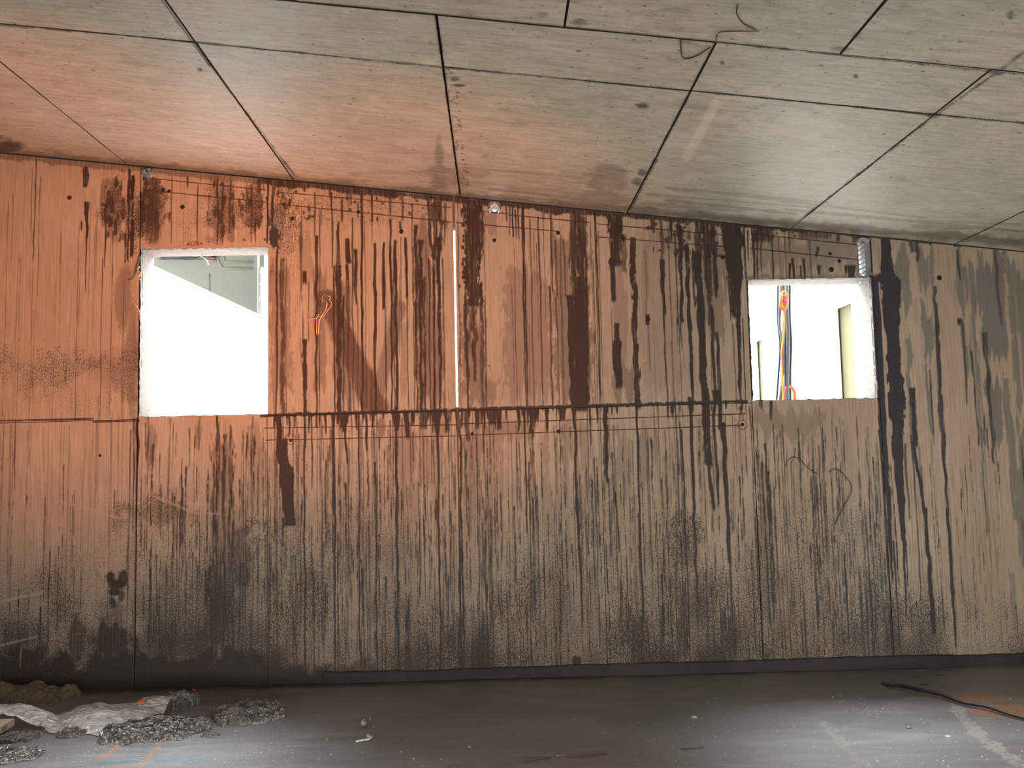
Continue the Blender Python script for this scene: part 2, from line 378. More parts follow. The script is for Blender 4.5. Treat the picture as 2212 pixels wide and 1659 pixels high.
def streak(L, x, y0, y1, w, op=0.85, w1=None, rag=0.25, x1=None, soft=1.2, fade=9, top=4):
    """one run of dirt, top x,y0 to bottom y1; w = width at the top, w1 at the bottom"""
    SEED[0] += 1
    y0 = int(y0)-4; y1 = int(y1)+8; n = y1-y0
    if n < 3: return
    if w1 is None: w1 = w*0.6
    if x1 is None: x1 = x + lean(x)*n
    t = np.linspace(0, 1, n)
    xc = x + (x1-x)*t + (n1(n, 30, SEED[0])-0.5)*min(w*0.5, 4) + (n1(n, 90, SEED[0]+5000)-0.5)*min(2.5, w)
    hw = 0.5*(w+(w1-w)*t)*(0.82+0.36*n1(n, 22, SEED[0]+9000)) + 0.3
    al = np.clip(np.arange(n)/top+0.15, 0, 1)*np.clip((n-np.arange(n))/fade, 0, 1)
    xa = max(X0C, int(min(xc.min(), xc.max())-w-w1-8)); xb = min(X1C, int(xc.max()+w+w1+8))
    ya = max(y0, Y0C); yb = min(y1, Y1C)
    if xb <= xa or yb <= ya: return
    sl = slice(ya-y0, yb-y0)
    X = np.arange(xa, xb)[None, :]
    nr = NR[ya-Y0C:yb-Y0C, xa-X0C:xb-X0C]
    d = hw[sl][:, None] - np.abs(X-xc[sl][:, None]) + (nr-0.5)*2*rag*np.maximum(hw[sl][:, None], 2.0)
    m = np.clip(d/soft+0.5, 0, 1)*op*al[sl][:, None]
    if max(w, w1) > 15:                                   # broad washes start and end in a ragged front
        K = np.arange(n)[sl][:, None]; q = min(70, n*.35); c1 = n1(xb-xa, 7, SEED[0]+300)[None, :]; c2 = n1(xb-xa, 5, SEED[0]+400)[None, :]
        m = m*np.clip((K-c1*q)/10, 0, 1)*np.clip((n-K-c2*q)/10, 0, 1) if L is LF else m
    if rag > 0.3: m = m*np.clip(0.55+nr*1.0, 0, 1)
    V = L[ya-Y0C:yb-Y0C, xa-X0C:xb-X0C]; np.maximum(V, m, out=V)
def blob(L, x, y, rx, ry, op=0.6, rag=0.6, soft=0.35):
    xa, xb = max(X0C, int(x-rx*2)), min(X1C, int(x+rx*2)); ya, yb = max(Y0C, int(y-ry*2)), min(Y1C, int(y+ry*2))
    if xb <= xa or yb <= ya: return
    X = np.arange(xa, xb)[None, :]; Y = np.arange(ya, yb)[:, None]
    d = 1-np.sqrt(((X-x)/rx)**2+((Y-y)/ry)**2) + (NB[ya-Y0C:yb-Y0C, xa-X0C:xb-X0C]-0.5)*rag*1.4 + (NF[ya-Y0C:yb-Y0C, xa-X0C:xb-X0C]-0.5)*rag*0.4
    m = np.clip(d/soft+0.3, 0, 1)*op
    V = L[ya-Y0C:yb-Y0C, xa-X0C:xb-X0C]; np.maximum(V, m, out=V)
def rows(L, lst, **k):
    for r in lst: streak(L, *r[:5], **{**k, **(r[5] if len(r) > 5 else {})})

# --- panel left of the left opening
rows(LD, [(78,343,560,2.5,.8),(70,365,530,1.6,.6),(87,385,640,1.8,.55),(72,550,905,1.4,.5),(18,440,900,1.6,.5),(28,420,640,1.8,.4),(185,362,398,14,.75,dict(w1=9,fade=3,top=3)),
  (190,438,512,10,.8,dict(w1=4)),(177,480,496,5,.8),(186,512,625,2.5,.8),(171,490,905,1.6,.6),(196,440,640,1.4,.5),(229,443,575,5,.7,dict(w1=2)),(210,450,620,1.5,.5),(244,500,905,1.4,.6),(222,560,905,2,.65),
  (279,366,560,6,.8,dict(rag=.5)),(287,381,430,8,.9,dict(w1=8)),(286,440,466,6,.8),(285,476,552,7,.88,dict(w1=6,rag=.4)),(272,505,565,6,.7,dict(rag=.5)),(45,560,905,1.4,.5),(120,600,905,1.3,.4),(240,905,1180,1.5,.5),
  (298,905,1010,7,.85,dict(w1=4)),(290,905,1120,3,.8),(296,1000,1400,2.5,.75),(282,930,1470,2,.7),(268,600,905,1.5,.5),(150,920,1400,1.5,.45),(60,930,1350,1.4,.45),(105,930,1240,1.3,.4),(195,930,1200,1.3,.45),(30,925,1300,1.3,.4)])
for x in range(222, 264, 5): streak(LF, x, 380+rs.randint(0,14), 470+rs.randint(0,50), 7, .62, rag=.6)
blob(LF, 268, 640, 18, 90, .5); blob(LF, 285, 760, 14, 130, .5); blob(LF, 240, 800, 60, 50, .25)
# --- above the left opening
rows(LD, [(315,384,424,12,.75,dict(rag=.7)),(332,388,524,20,.6,dict(rag=.8,w1=26)),(309,432,480,10,.75,dict(rag=.7)),(372,385,524,2,.7),(427,400,524,2.5,.7),(450,420,524,2,.6),(470,388,524,4,.7,dict(rag=.5)),
  (482,395,524,3,.75),(497,390,500,3,.7),(544,400,520,5,.6,dict(rag=.6)),(552,470,520,3,.6),(578,388,522,3.5,.95,dict(w1=3)),(342,410,520,3,.6),(590,388,530,8,.75,dict(rag=.5))])
blob(LF, 545, 450, 24, 60, .5); blob(LF, 480, 460, 30, 60, .4); blob(LF, 330, 460, 34, 70, .5)
blob(LG, 592, 500, 16, 40, .9, .9); blob(LD, 591, 512, 13, 22, .95, 1.2)
# --- panel between left opening and bright slit
rows(LF, [(598,396,540,34,.6,dict(rag=.5,w1=30)),(606,535,893,44,.5,dict(rag=.5,w1=40)),(660,480,640,40,.3,dict(rag=.6)),(690,560,893,26,.5,dict(w1=26)),(735,570,893,20,.6,dict(w1=34)),(912,460,893,36,.62,dict(w1=34,rag=.5)),(935,640,893,40,.62,dict(w1=44)),(870,640,893,20,.35),(752,620,893,10,.55)])
for i in range(70):                                   # the long soft diagonal dark band and its faint mirror
    f = i/69; blob(LF, 702+f*110, 640+f*240, 26+8*f, 15, .92, .3)
    if i % 2: blob(LF, 862-f*46, 660+f*200, 16, 13, .6, .3)
rows(LD, [(597,540,893,4.5,.8),(609,560,893,9,.65,dict(w1=9,rag=.5)),(618,560,893,3,.5),(650,511,628,5,.65),(657,588,609,9,.9,dict(w1=8,fade=3)),(658,735,893,10,.85,dict(w1=8,rag=.5)),(653,640,735,3,.8),(666,610,735,2,.7),(683,511,893,7,.78,dict(w1=3)),(690,455,893,2,.7),(680,417,511,3.5,.7),
  (717,418,577,3,.82),(729,480,580,4,.72,dict(w1=10)),(731,575,893,12,.82,dict(w1=8,rag=.45)),(722,575,893,4,.8),(741,640,893,5,.7),(737,432,476,5,.75),(751,518,563,9.5,.88,dict(w1=9,fade=3,top=3)),(750,573,604,7,.85),(752,604,893,7,.62,dict(rag=.5)),(761,473,893,3,.75),(769,540,655,7,.8),(772,655,893,2,.6),
  (780,417,893,5,.92,dict(w1=4)),(788,480,893,2,.5),(804,419,477,4,.8),(809,527,893,6,.87,dict(w1=4)),(803,480,527,2,.6),(828,525,665,5,.87,dict(w1=8)),(832,665,893,4,.7),(841,420,462,4,.8),(843,475,893,5,.85),(849,560,893,3,.7),(853,521,893,6,.88,dict(w1=5)),(869,417,473,6,.62),(877,515,642,6,.88,dict(w1=4)),(880,642,893,3,.6),
  (897,488,893,7,.75,dict(rag=.5)),(906,520,893,9,.82,dict(rag=.5)),(916,600,893,7,.75,dict(rag=.5)),(890,440,893,3,.6),(928,434,530,10,.75,dict(rag=.6)),(938,434,560,11,.72,dict(rag=.6)),(950,436,540,12,.75,dict(rag=.6)),(960,440,530,6,.6,dict(rag=.6)),(947,515,893,8,.87,dict(rag=.4)),(935,530,893,6,.8,dict(rag=.4)),(926,560,893,4,.7),(957,560,893,3,.65),(967,480,600,2,.7),
  (866,480,500,5,.8),(759,414,440,7,.7,dict(rag=.6)),(712,408,425,5,.7),(774,440,470,5,.6)])
for k in range(50):
    x = rs.uniform(600, 965); y = rs.uniform(400, 470)+(x-600)*.1; blob(LD, x, y, rs.uniform(2,5), rs.uniform(2,8), .7, .9)
blob(LS, 780, 450, 200, 50, .55, .4)
for (x, y, rx, ry, o) in [(330,455,44,70,.9),(480,455,60,70,.75),(545,450,34,70,.85),(242,430,34,60,.8),(400,470,60,60,.5),(615,470,44,90,.7),(284,455,22,90,.8)]: blob(LS, x, y, rx*1.2, ry*1.2, o, 1.2, .9)
for k in range(90):
    x = rs.choice([rs.normal(330, 22), rs.normal(545, 16), rs.normal(485, 24), rs.normal(244, 14)]); y = rs.uniform(390, 520); blob(LD, x, y, rs.uniform(2, 5), rs.uniform(3, 16), .65, 1.0)
for (x, y0, y1, w) in [(318,392,520,26),(345,400,524,16),(548,396,524,24),(478,390,524,20),(500,400,520,14),(250,386,500,30)]: streak(LF, x, y0, y1, w, .62, w1=w*.8, rag=.7)
blob(LE, 970, 660, 9, 230, .9, .5); blob(LE, 658, 655, 5, 48, .95, .4); blob(LE, 649, 690, 4, 50, .8, .5)
# --- between slit and the pale band
rows(LF, [(1024,434,560,48,.72,dict(w1=40)),(1020,640,885,50,.6,dict(w1=60,rag=.5)),(1135,560,885,95,.40,dict(w1=110)),(1230,450,885,72,.62,dict(w1=84,rag=.35)),(1040,800,885,80,.5),(1060,436,520,40,.4)])
rows(LD, [(988,440,885,2.2,.7),(1022,434,560,42,.78,dict(w1=34,rag=.5)),(1020,560,660,34,.8,dict(rag=.8,w1=40)),(1006,640,885,8,.75,dict(rag=.7)),(1022,640,820,12,.7,dict(rag=.7)),(1040,640,885,6,.65,dict(rag=.6)),(1048,640,885,2.5,.75),
  (1093,445,475,3,.8),(1100,447,505,3,.8),(1107,448,510,3.5,.85),(1113,455,512,3,.8),(1119,445,515,2.5,.85),(1127,445,885,3.2,.9),(1131,447,885,2.6,.85),(1133,580,885,3,.8),(1145,475,885,3.5,.6),(1110,540,885,1.6,.7),(1152,500,560,1.5,.6),(1163,470,885,3,.8),(1189,465,628,4,.8),(1187,620,885,5,.7),(1175,450,475,2,.7),(1200,520,640,4,.6,dict(rag=.6)),(1218,520,640,3,.7),
  (1236,455,885,14,.7,dict(rag=.6,w1=20)),(1252,455,700,16,.75,dict(rag=.6,w1=20)),(1262,470,650,8,.7,dict(rag=.7)),(1254,600,885,12,.9,dict(w1=24)),(1246,625,885,14,.9,dict(w1=20)),(1252,650,885,30,.95,dict(w1=26,rag=.2,top=40)),(1232,640,885,14,.85,dict(w1=16,rag=.3)),(1265,600,700,7,.9),(1210,560,885,4,.5),(1275,480,885,1.6,.6),(1281,560,885,2,.6),(1286,462,885,3,.92),(1292,500,885,1.8,.6),(1270,700,885,2,.5)])
blob(LE, 1060, 650, 11, 110, .85, .4)
for k in range(30): blob(LD, 1003+rs.uniform(-4,6), rs.uniform(440,640), 3, 5, .8, .9)
# --- between pale band and right opening
rows(LF, [(1335,560,880,34,.35),(1392,495,700,20,.38),(1420,470,880,120,.18),(1345,760,880,60,.55),(1530,480,760,70,.5),(1575,480,690,50,.5),(1330,470,580,40,.5),(1450,470,560,100,.4,dict(rag=.7))])
rows(LD, [(1328,462,572,28,.82,dict(w1=26,rag=.5)),(1322,560,648,10,.88,dict(w1=8)),(1345,510,585,20,.55,dict(rag=.9)),(1366,515,880,13,.85,dict(w1=11,rag=.55)),(1331,700,740,8,.85,dict(w1=18,fade=2)),(1333,738,835,19,.88,dict(w1=14)),(1399,682,696,8,.9,dict(w1=7,fade=3,top=2)),(1401,696,800,4,.45),(1392,540,680,5,.35),
  (1427,472,566,8,.62),(1429,562,678,10,.87,dict(w1=5)),(1434,678,885,3.5,.82),(1442,480,885,2,.6),(1457,500,700,3,.82),(1467,490,692,10,.92,dict(rag=.5)),(1471,690,752,3,.8),(1462,690,740,2,.7),(1483,530,885,9,.9,dict(w1=6,rag=.4)),(1497,540,660,6,.7,dict(rag=.6)),
  (1508,478,560,22,.7,dict(rag=.9)),(1506,545,650,20,.9,dict(w1=12,rag=.4)),(1526,480,650,24,.75,dict(rag=.7)),(1541,500,640,12,.8,dict(rag=.5)),(1513,640,790,15,.95,dict(w1=16)),(1519,785,1000,14,.95,dict(w1=11,rag=.35)),(1537,660,870,7,.78,dict(w1=6)),(1548,720,870,7,.75,dict(w1=8)),(1530,640,700,7,.7),
  (1580,481,600,42,.88,dict(w1=38,rag=.3)),(1588,592,684,25,.9,dict(w1=14,rag=.4)),(1574,600,690,4,.7),(1592,672,885,9,.85,dict(w1=6,rag=.4)),(1604,690,905,2.5,.75),(1584,700,885,3,.6),(1410,472,500,8,.7,dict(rag=.8)),(1447,476,520,8,.75,dict(rag=.8)),(1605,495,600,3,.8),(1613,500,560,2.5,.95)])
for k in range(60):
    x = rs.uniform(1400, 1570); y = rs.uniform(475, 545)+(x-1400)*.06; blob(LD, x, y, rs.uniform(2,7), rs.uniform(3,9), .7, 1.0)
blob(LS, 1480, 510, 120, 50, .45, 1.2)
# --- above right opening
rows(LD, [(1624,490,600,5,.8,dict(rag=.7)),(1634,500,600,4,.8,dict(rag=.7)),(1641,495,598,3.5,.75,dict(rag=.5)),(1667,515,600,2,.8),(1682,515,570,2,.5),(1695,500,600,3,.6),(1704,570,602,5,.8),(1714,560,602,6,.8),(1727,575,600,5,.75),(1735,560,602,6,.8),(1748,520,600,4,.6),(1769,575,590,8,.8),(1810,498,520,10,.8,dict(rag=.6)),(1703,500,540,4,.7),(1763,535,552,8,.8,dict(rag=.6)),(1836,575,604,22,.85,dict(rag=.5)),(1650,488,520,60,.7,dict(rag=.6)),(1760,494,512,110,.6,dict(rag=.8,fade=8)),(1860,500,520,60,.7,dict(rag=.6))])
rows(LF, [(1740,490,600,250,.45,dict(w1=260)),(1740,588,606,260,.7,dict(w1=260))])
# --- right of the right opening
G_ = np.clip((np.arange(X0C, X1C)-1690)/160.0, 0, 1)[None, :]*np.ones((CH, 1), np.float32); np.maximum(LG, G_.astype(np.float32), out=LG)
rows(LD, [(1891,595,880,22,.93,dict(w1=20)),(1905,870,1240,18,.92,dict(w1=4)),(1900,930,1460,4,.85,dict(w1=2)),(1910,510,640,22,.9,dict(w1=30)),(1922,600,700,40,.93,dict(w1=40,rag=.3)),(1926,690,900,36,.95,dict(w1=32,rag=.3)),(1936,890,1180,28,.95,dict(w1=8,x1=1953,rag=.3)),(1947,1100,1330,7,.85,dict(w1=3,x1=1960)),(1955,960,1120,5,.7),(1930,1170,1400,4,.8,dict(w1=2)),(1968,940,1330,3.5,.7,dict(w1=2)),
  (1972,515,562,24,.7,dict(rag=.4)),(1970,840,962,13,.85,dict(w1=10)),(1973,955,1110,8,.85,dict(w1=7,x1=1999)),(1999,1099,1368,7,.92,dict(w1=9,x1=2018)),(1980,900,1100,3,.6),(2018,620,980,9,.7,dict(w1=9,x1=2040)),(2038,975,1110,6,.8,dict(w1=5,x1=2047)),(2046,1099,1280,6,.88,dict(w1=8,x1=2059)),(2059,1275,1395,7,.9,dict(w1=3,x1=2065)),(2008,800,960,3,.7),(2010,950,1160,2,.55),(2066,760,1110,3,.6,dict(w1=1.5,x1=2092)),(2078,690,870,6,.6,dict(w1=4)),(2100,760,960,5,.7),(2112,740,960,6,.65),(2128,720,1000,10,.65,dict(w1=5)),(2070,690,700,9,.8),(2120,1000,1160,2,.5),(2148,500,700,8,.5),(2068,540,600,5,.7)])
rows(LF, [(1890,512,600,26,.25),(1943,508,700,44,.78,dict(w1=34,rag=.35)),(1954,690,830,22,.75,dict(w1=20)),(1964,790,1000,20,.85,dict(w1=6)),(1996,515,650,42,.78,dict(w1=32,rag=.35)),(1999,640,790,28,.8,dict(w1=20)),(2003,780,985,16,.82,dict(w1=6)),(2018,640,990,9,.85,dict(w1=9,x1=2040)),
  (2090,522,700,62,.8,dict(w1=50,rag=.3)),(2085,690,860,26,.8,dict(w1=8)),(2100,680,960,14,.8,dict(w1=6)),(2135,520,800,66,.85,dict(w1=52,rag=.3)),(2142,790,1005,44,.85,dict(w1=12)),(2190,530,900,44,.78,dict(w1=40)),(2195,880,1260,44,.8,dict(w1=30,rag=.3)),(2240,540,1300,50,.75,dict(w1=50)),(2320,550,1300,60,.7),(2420,550,1200,60,.7),(2172,820,1120,14,.75,dict(w1=8)),(2120,960,1100,4,.6),(2185,1240,1360,10,.6),(2060,560,640,18,.5)])
rows(LE, [(1900,612,1000,3.2,.95,dict(w1=6,rag=.1)),(1946,668,800,10,.9,dict(w1=13)),(2036,515,1000,44,.95,dict(w1=40,rag=.15)),(1970,548,960,14,.92,dict(w1=22,rag=.1)),(2082,610,880,2.6,.8,dict(rag=.2)),(2090,570,900,3,.85,dict(rag=.2)),(2104,560,620,4,.6),(2108,680,900,3.5,.8),(2170,592,1010,6,.9,dict(w1=7,rag=.2)),(2133,530,566,9,.9,dict(w1=5)),(2178,538,552,12,.8),(2205,560,600,12,.85),(2200,720,880,7,.8),(1885,505,592,16,.8,dict(rag=.3)),(2193,640,720,3,.6),(2005,560,800,2,.5)])
# --- horizontal joint at sill height and the teeth hanging from it
def joint_y(x): return 898 - (x-590)*0.0293
for x in range(565, 1615, 3):
    y = joint_y(x); dens = 1.0 if x < 1000 else (.8 if x < 1290 else .35)
    blob(LD, x, y-1+rs.uniform(-1.5,1.5), 4, 2.6+rs.rand()*1.5, .93, .3)
    if rs.rand() < .30*dens: streak(LD, x, y, y+rs.uniform(8, 46)*(1 if dens > .5 else .6), rs.uniform(2.5, 8), .88, w1=1.5, fade=6)
for x in range(-400, 300, 3): blob(LD, x, 909-x*.02+ (6 if x > 200 else 0), 4, 2.2, .8, .2)
rows(LD, [(745,893,932,16,.92,dict(w1=5)),(878,890,944,13,.92,dict(w1=6)),(942,888,938,20,.88,dict(w1=6)),(966,888,930,16,.88,dict(w1=5)),(855,890,930,14,.85),(915,890,925,26,.7),(1010,888,950,14,.7),(1063,886,915,24,.8,dict(w1=8)),(1077,885,925,10,.85),(1145,884,935,12,.88,dict(w1=3)),(1150,930,960,3,.9),(1120,885,930,8,.85),(1160,884,905,12,.85),(1180,884,930,7,.85),(1215,882,905,20,.8)])
# --- lower half, long runs
rows(LD, [(602,900,980,11,.95,dict(w1=15)),(606,965,1060,16,.97,dict(w1=20,x1=617,fade=2)),(619,1010,1130,24,.97,dict(w1=24,x1=625,rag=.12,fade=4)),(612,950,1060,14,.9,dict(w1=22,x1=620)),(610,1120,1180,4,.8),(597,980,1300,2,.6),(577,897,1300,2,.6),
  (658,897,1480,4.2,.88,dict(w1=2)),(674,897,1055,3,.8),(704,995,1170,3,.75),(722,897,1470,4.4,.92,dict(w1=3)),(744,925,1000,4,.88,dict(w1=4,x1=752)),(752,1000,1250,2,.7),(760,897,1000,2,.7),(775,897,1440,3.4,.85),(784,900,1440,1.6,.6),(792,897,972,5,.9),(808,905,1010,2,.7),(811,1000,1460,4,.85,dict(rag=.5)),(855,880,1460,5,.95,dict(w1=4)),(848,890,1100,2,.7),(945,886,1460,4.4,.94,dict(w1=3)),(967,886,1300,2,.75),(993,900,1450,5,.9,dict(rag=.7)),(985,880,925,3,.95),
  (1028,890,1400,3,.7,dict(rag=.6)),(1060,1100,1440,6,.6,dict(rag=.7)),(1048,1150,1460,4,.7,dict(rag=.6)),(1133,900,1150,4,.85),(1143,1000,1350,2.4,.8),(1150,1080,1400,2.5,.75),(1160,1050,1380,2,.7),(1240,880,1110,6,.85),(1248,1080,1340,5,.9,dict(x1=1259)),(1275,890,960,3,.8),(1284,990,1260,3,.7),
  (1307,880,1040,10,.92,dict(w1=5,rag=.4)),(1315,1035,1200,3,.8,dict(rag=.5)),(1328,1065,1190,4,.85,dict(x1=1340)),(1325,920,1060,3,.6),(1374,860,1340,4.6,.9,dict(w1=3)),(1380,1110,1380,3,.8),(1412,880,1000,2,.7),(1421,870,930,2.5,.7),(1458,860,1440,2.2,.8),(1472,930,1450,3.6,.9,dict(w1=2)),(1490,860,1300,7,.93,dict(w1=4)),(1524,840,1004,12,.95,dict(w1=13,rag=.4)),(1531,1002,1100,6,.8,dict(w1=7,x1=1543)),(1530,1000,1060,2.5,.8),(1541,845,1090,7,.85,dict(w1=4)),(1551,845,925,10,.93,dict(w1=8)),(1561,915,1215,9,.97,dict(w1=6,x1=1577)),(1577,1200,1450,3,.8,dict(w1=2,x1=1586)),
  (1620,880,1100,2,.7),(1634,930,1160,2.5,.8),(1645,1000,1340,3,.85,dict(rag=.5)),(1653,960,1340,4,.85,dict(rag=.6)),(1660,1020,1300,5,.8,dict(rag=.8)),(1632,1100,1400,2,.75),(1692,960,1200,2,.6),(1770,880,1100,1.6,.5),(1850,900,1200,2,.6,dict(rag=.6)),(1871,950,1340,3,.7,dict(rag=.7)),(1898,870,1460,2.6,.8),(1665,865,905,7,.75),(1640,862,880,12,.6),
  (470,900,1440,5,.75,dict(rag=.6)),(485,940,1440,6,.7,dict(rag=.7)),(497,920,1400,4,.65,dict(rag=.6)),(463,1000,1440,4,.75,dict(rag=.6)),(545,900,1150,4,.5,dict(rag=.6)),(320,900,1100,5,.5,dict(rag=.6)),(368,905,1010,4,.5,dict(rag=.6)),(430,900,970,6,.4,dict(rag=.6)),(325,1230,1440,3,.7),(640,1200,1440,3,.6)])
rows(LF, [(484,900,1470,44,.62,dict(w1=52,rag=.4)),(822,895,965,22,.62),(880,890,1060,50,.4),(930,890,1100,70,.35,dict(rag=.4)),(1020,890,1180,50,.5,dict(rag=.5)),(1100,890,960,150,.35),(1060,960,1440,40,.35,dict(rag=.5)),(330,900,1040,26,.5,dict(rag=.4)),(428,905,985,18,.5),(550,900,1200,40,.35,dict(rag=.4)),(1345,890,1100,30,.35),(1390,880,1100,24,.35),(1700,866,960,190,.42,dict(w1=120,rag=.5)),(1240,880,1000,70,.3),(1650,960,1340,20,.4,dict(rag=.5)),(880,1010,1250,60,.4,dict(rag=.5))])
# --- thin random runs everywhere
for k in range(520):
    x = rs.uniform(X0C, X1C)
    if 300 < x < 590 or 1612 < x < 1892: y = rs.uniform(900, 1250)
    else: y = rs.uniform(420, 1250) if rs.rand() < .55 else rs.uniform(880, 960)
    if x > 1900: y = rs.uniform(900, 1250)
    L = rs.uniform(60, 380)
    streak(LD, x, y, min(1470, y+L), rs.uniform(1.0, 2.2), rs.uniform(.35, .75)*(0.6 if (x > 1900 or x < 300) else 1), w1=.8)
for k in range(150):
    x = rs.uniform(580, 1900); y = rs.uniform(900, 1150); streak(LF, x, y, y+rs.uniform(100, 300), rs.uniform(6, 22), rs.uniform(.15, .4), rag=.6)
# --- speckle: dark grain, denser towards the floor
YY = np.arange(Y0C, Y1C, dtype=np.float32)[:, None]; XX = np.arange(X0C, X1C, dtype=np.float32)[None, :]
BIG = vnoise(CH, CW, 150, 90, 21)*.6 + vnoise(CH, CW, 60, 34, 22)*.4
base_s = np.clip((YY-900)/520, 0, 1)**0.8
right = np.clip((XX-1905)/60, 0, 1); left = np.clip((300-XX)/60, 0, 1)
S_ = base_s*(0.45+0.85*BIG)*0.98
S_ = S_*(1-right*np.clip((1330-YY)/160, 0, 1)*.85)*(1-left*np.clip((1200-YY)/200, 0, 1)*.5)
S_ += 0.22*np.clip(1-np.abs(YY-650)/330, 0, 1)*(BIG > .35)*(1-right)*.8
LS = np.maximum(LS, S_.astype(np.float32))
for (x, y, rx, ry, o) in [(1475,1190,40,110,1.0),(1440,1350,80,90,.95),(1480,1400,70,60,1.0),(1370,1310,70,80,.8),(1700,1350,120,80,.85),(2060,1370,140,50,.75),(320,1100,100,40,.85),(255,1130,60,40,.8),(620,1150,90,70,.85),(700,1130,80,60,.6),(140,800,260,70,.8),(150,850,260,60,.55),(280,760,40,90,.6),(560,1300,60,160,.85),(330,1300,110,160,.8),(420,1200,90,90,.7),(880,1390,160,60,.85),(1180,1370,140,60,.85),(640,1000,60,120,.5),(1350,1180,60,160,.6)]: blob(LS, x, y, rx*1.15, ry*1.15, o*.85, 1.3, 1.0)
for k in range(900):                                  # broken hairline runs on the lower half
    x = rs.uniform(300, 1920) if rs.rand() < .85 else rs.choice([rs.uniform(1920, X1C), rs.uniform(X0C, 300)]); y = rs.uniform(910, 1380); L = rs.uniform(30, 260)
    streak(LD, x, y, min(1476, y+L), rs.uniform(.8, 2.4), rs.uniform(.45, .9), w1=.8, rag=.75)
foot = np.clip((YY-960)/420, 0, 1)*(0.35+0.9*BIG)*(1-.5*right)  # weaker light low on the wall, put into the film colour
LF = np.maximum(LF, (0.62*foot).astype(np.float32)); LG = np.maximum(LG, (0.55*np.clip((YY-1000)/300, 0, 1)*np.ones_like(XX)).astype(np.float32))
low = np.clip((YY-1340)/120, 0, 1); LF = np.maximum(LF, (0.75*low*(0.4+BIG)).astype(np.float32).clip(0, .8))  # soft dimming along the wall's foot, painted into the film too
# dark patches at the foot of the wall, heaviest on the left
for (x, y, rx, ry, o) in [(40,1455,110,44,.97),(-150,1450,220,60,.97),(130,1440,60,40,.9),(180,1470,220,36,.95),(330,1462,200,40,.95),(240,1440,60,50,.85),(500,1440,70,44,.97),(560,1466,190,36,.97),(720,1476,160,22,.95),(420,1478,420,24,.97),(760,1450,60,24,.6),(238,1246,9,12,.9),(254,1262,16,9,.85),(268,1250,9,16,.8),(248,1280,12,8,.85),(262,1290,9,14,.7),(243,1304,10,16,.75),(258,1330,16,40,.45),(240,1390,50,60,.75),(520,1200,26,60,.55),(470,1320,26,90,.55),(380,1390,90,40,.45),(60,1420,60,30,.8),(165,1400,18,60,.6),(1246,1430,9,12,.9)]: blob(LD, x, y, rx, ry, o, .9, .5)
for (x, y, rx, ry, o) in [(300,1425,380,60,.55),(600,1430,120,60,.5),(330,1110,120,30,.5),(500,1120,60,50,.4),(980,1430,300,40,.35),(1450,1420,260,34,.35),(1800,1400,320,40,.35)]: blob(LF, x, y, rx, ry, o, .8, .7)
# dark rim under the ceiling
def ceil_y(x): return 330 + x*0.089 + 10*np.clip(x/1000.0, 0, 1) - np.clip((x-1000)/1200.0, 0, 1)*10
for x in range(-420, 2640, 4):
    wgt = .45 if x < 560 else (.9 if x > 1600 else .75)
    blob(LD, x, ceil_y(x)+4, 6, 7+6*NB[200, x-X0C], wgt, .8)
# wisps scraped clean
rows(LE, [(430,1088,1100,60,.4),(90,980,1060,6,.6),(230,1190,1260,4,.6),(45,1400,1440,4,.5)])
for (a, b) in [((340,1075),(420,1108)),((120,1080),(260,1120)),((150,1150),(175,1200)),((0,1395),(80,1375)),((0,1300),(90,1280)),((470,1110),(420,1108))]:
    for i in range(40):
        f = i/39; blob(LE, a[0]+(b[0]-a[0])*f, a[1]+(b[1]-a[1])*f, 3, 2.5, .5, .5)
LD *= 1-LE*.95; LF *= 1-LE*.97; LS *= 1-LE*.6
def sample(L, px, py):
    x = np.clip(px-X0C, 0, CW-1.01); y = np.clip(py-Y0C, 0, CH-1.01); xi = x.astype(int); yi = y.astype(int); fx = x-xi; fy = y-yi
    return (L[yi, xi]*(1-fx)+L[yi, xi+1]*fx)*(1-fy)+(L[yi+1, xi]*(1-fx)+L[yi+1, xi+1]*fx)*fy

# ------------------------------------------------------------------ back wall
WIN1 = (-2.578, -1.642, 1.922, 3.157); WIN2 = (1.908, 2.828, 1.948, 2.846)
TH = 0.25
HOLES = [dict(c=(-2.538, 3.735), r=0.041, h=0.0), dict(c=(0.032, 3.428), r=0.049, h=0.0), dict(c=(2.790, 3.004), r=0.052, h=0.098)]
def joint_z(x): return 1.917 + 0.006*x
XJ = [-4.35, -2.590, -1.650, -0.268, 0.775, 1.896, 2.846, 4.60]
wall_back = struct_empty('wall_back', (0, 0, 0), 'stained concrete back wall with black drip marks')
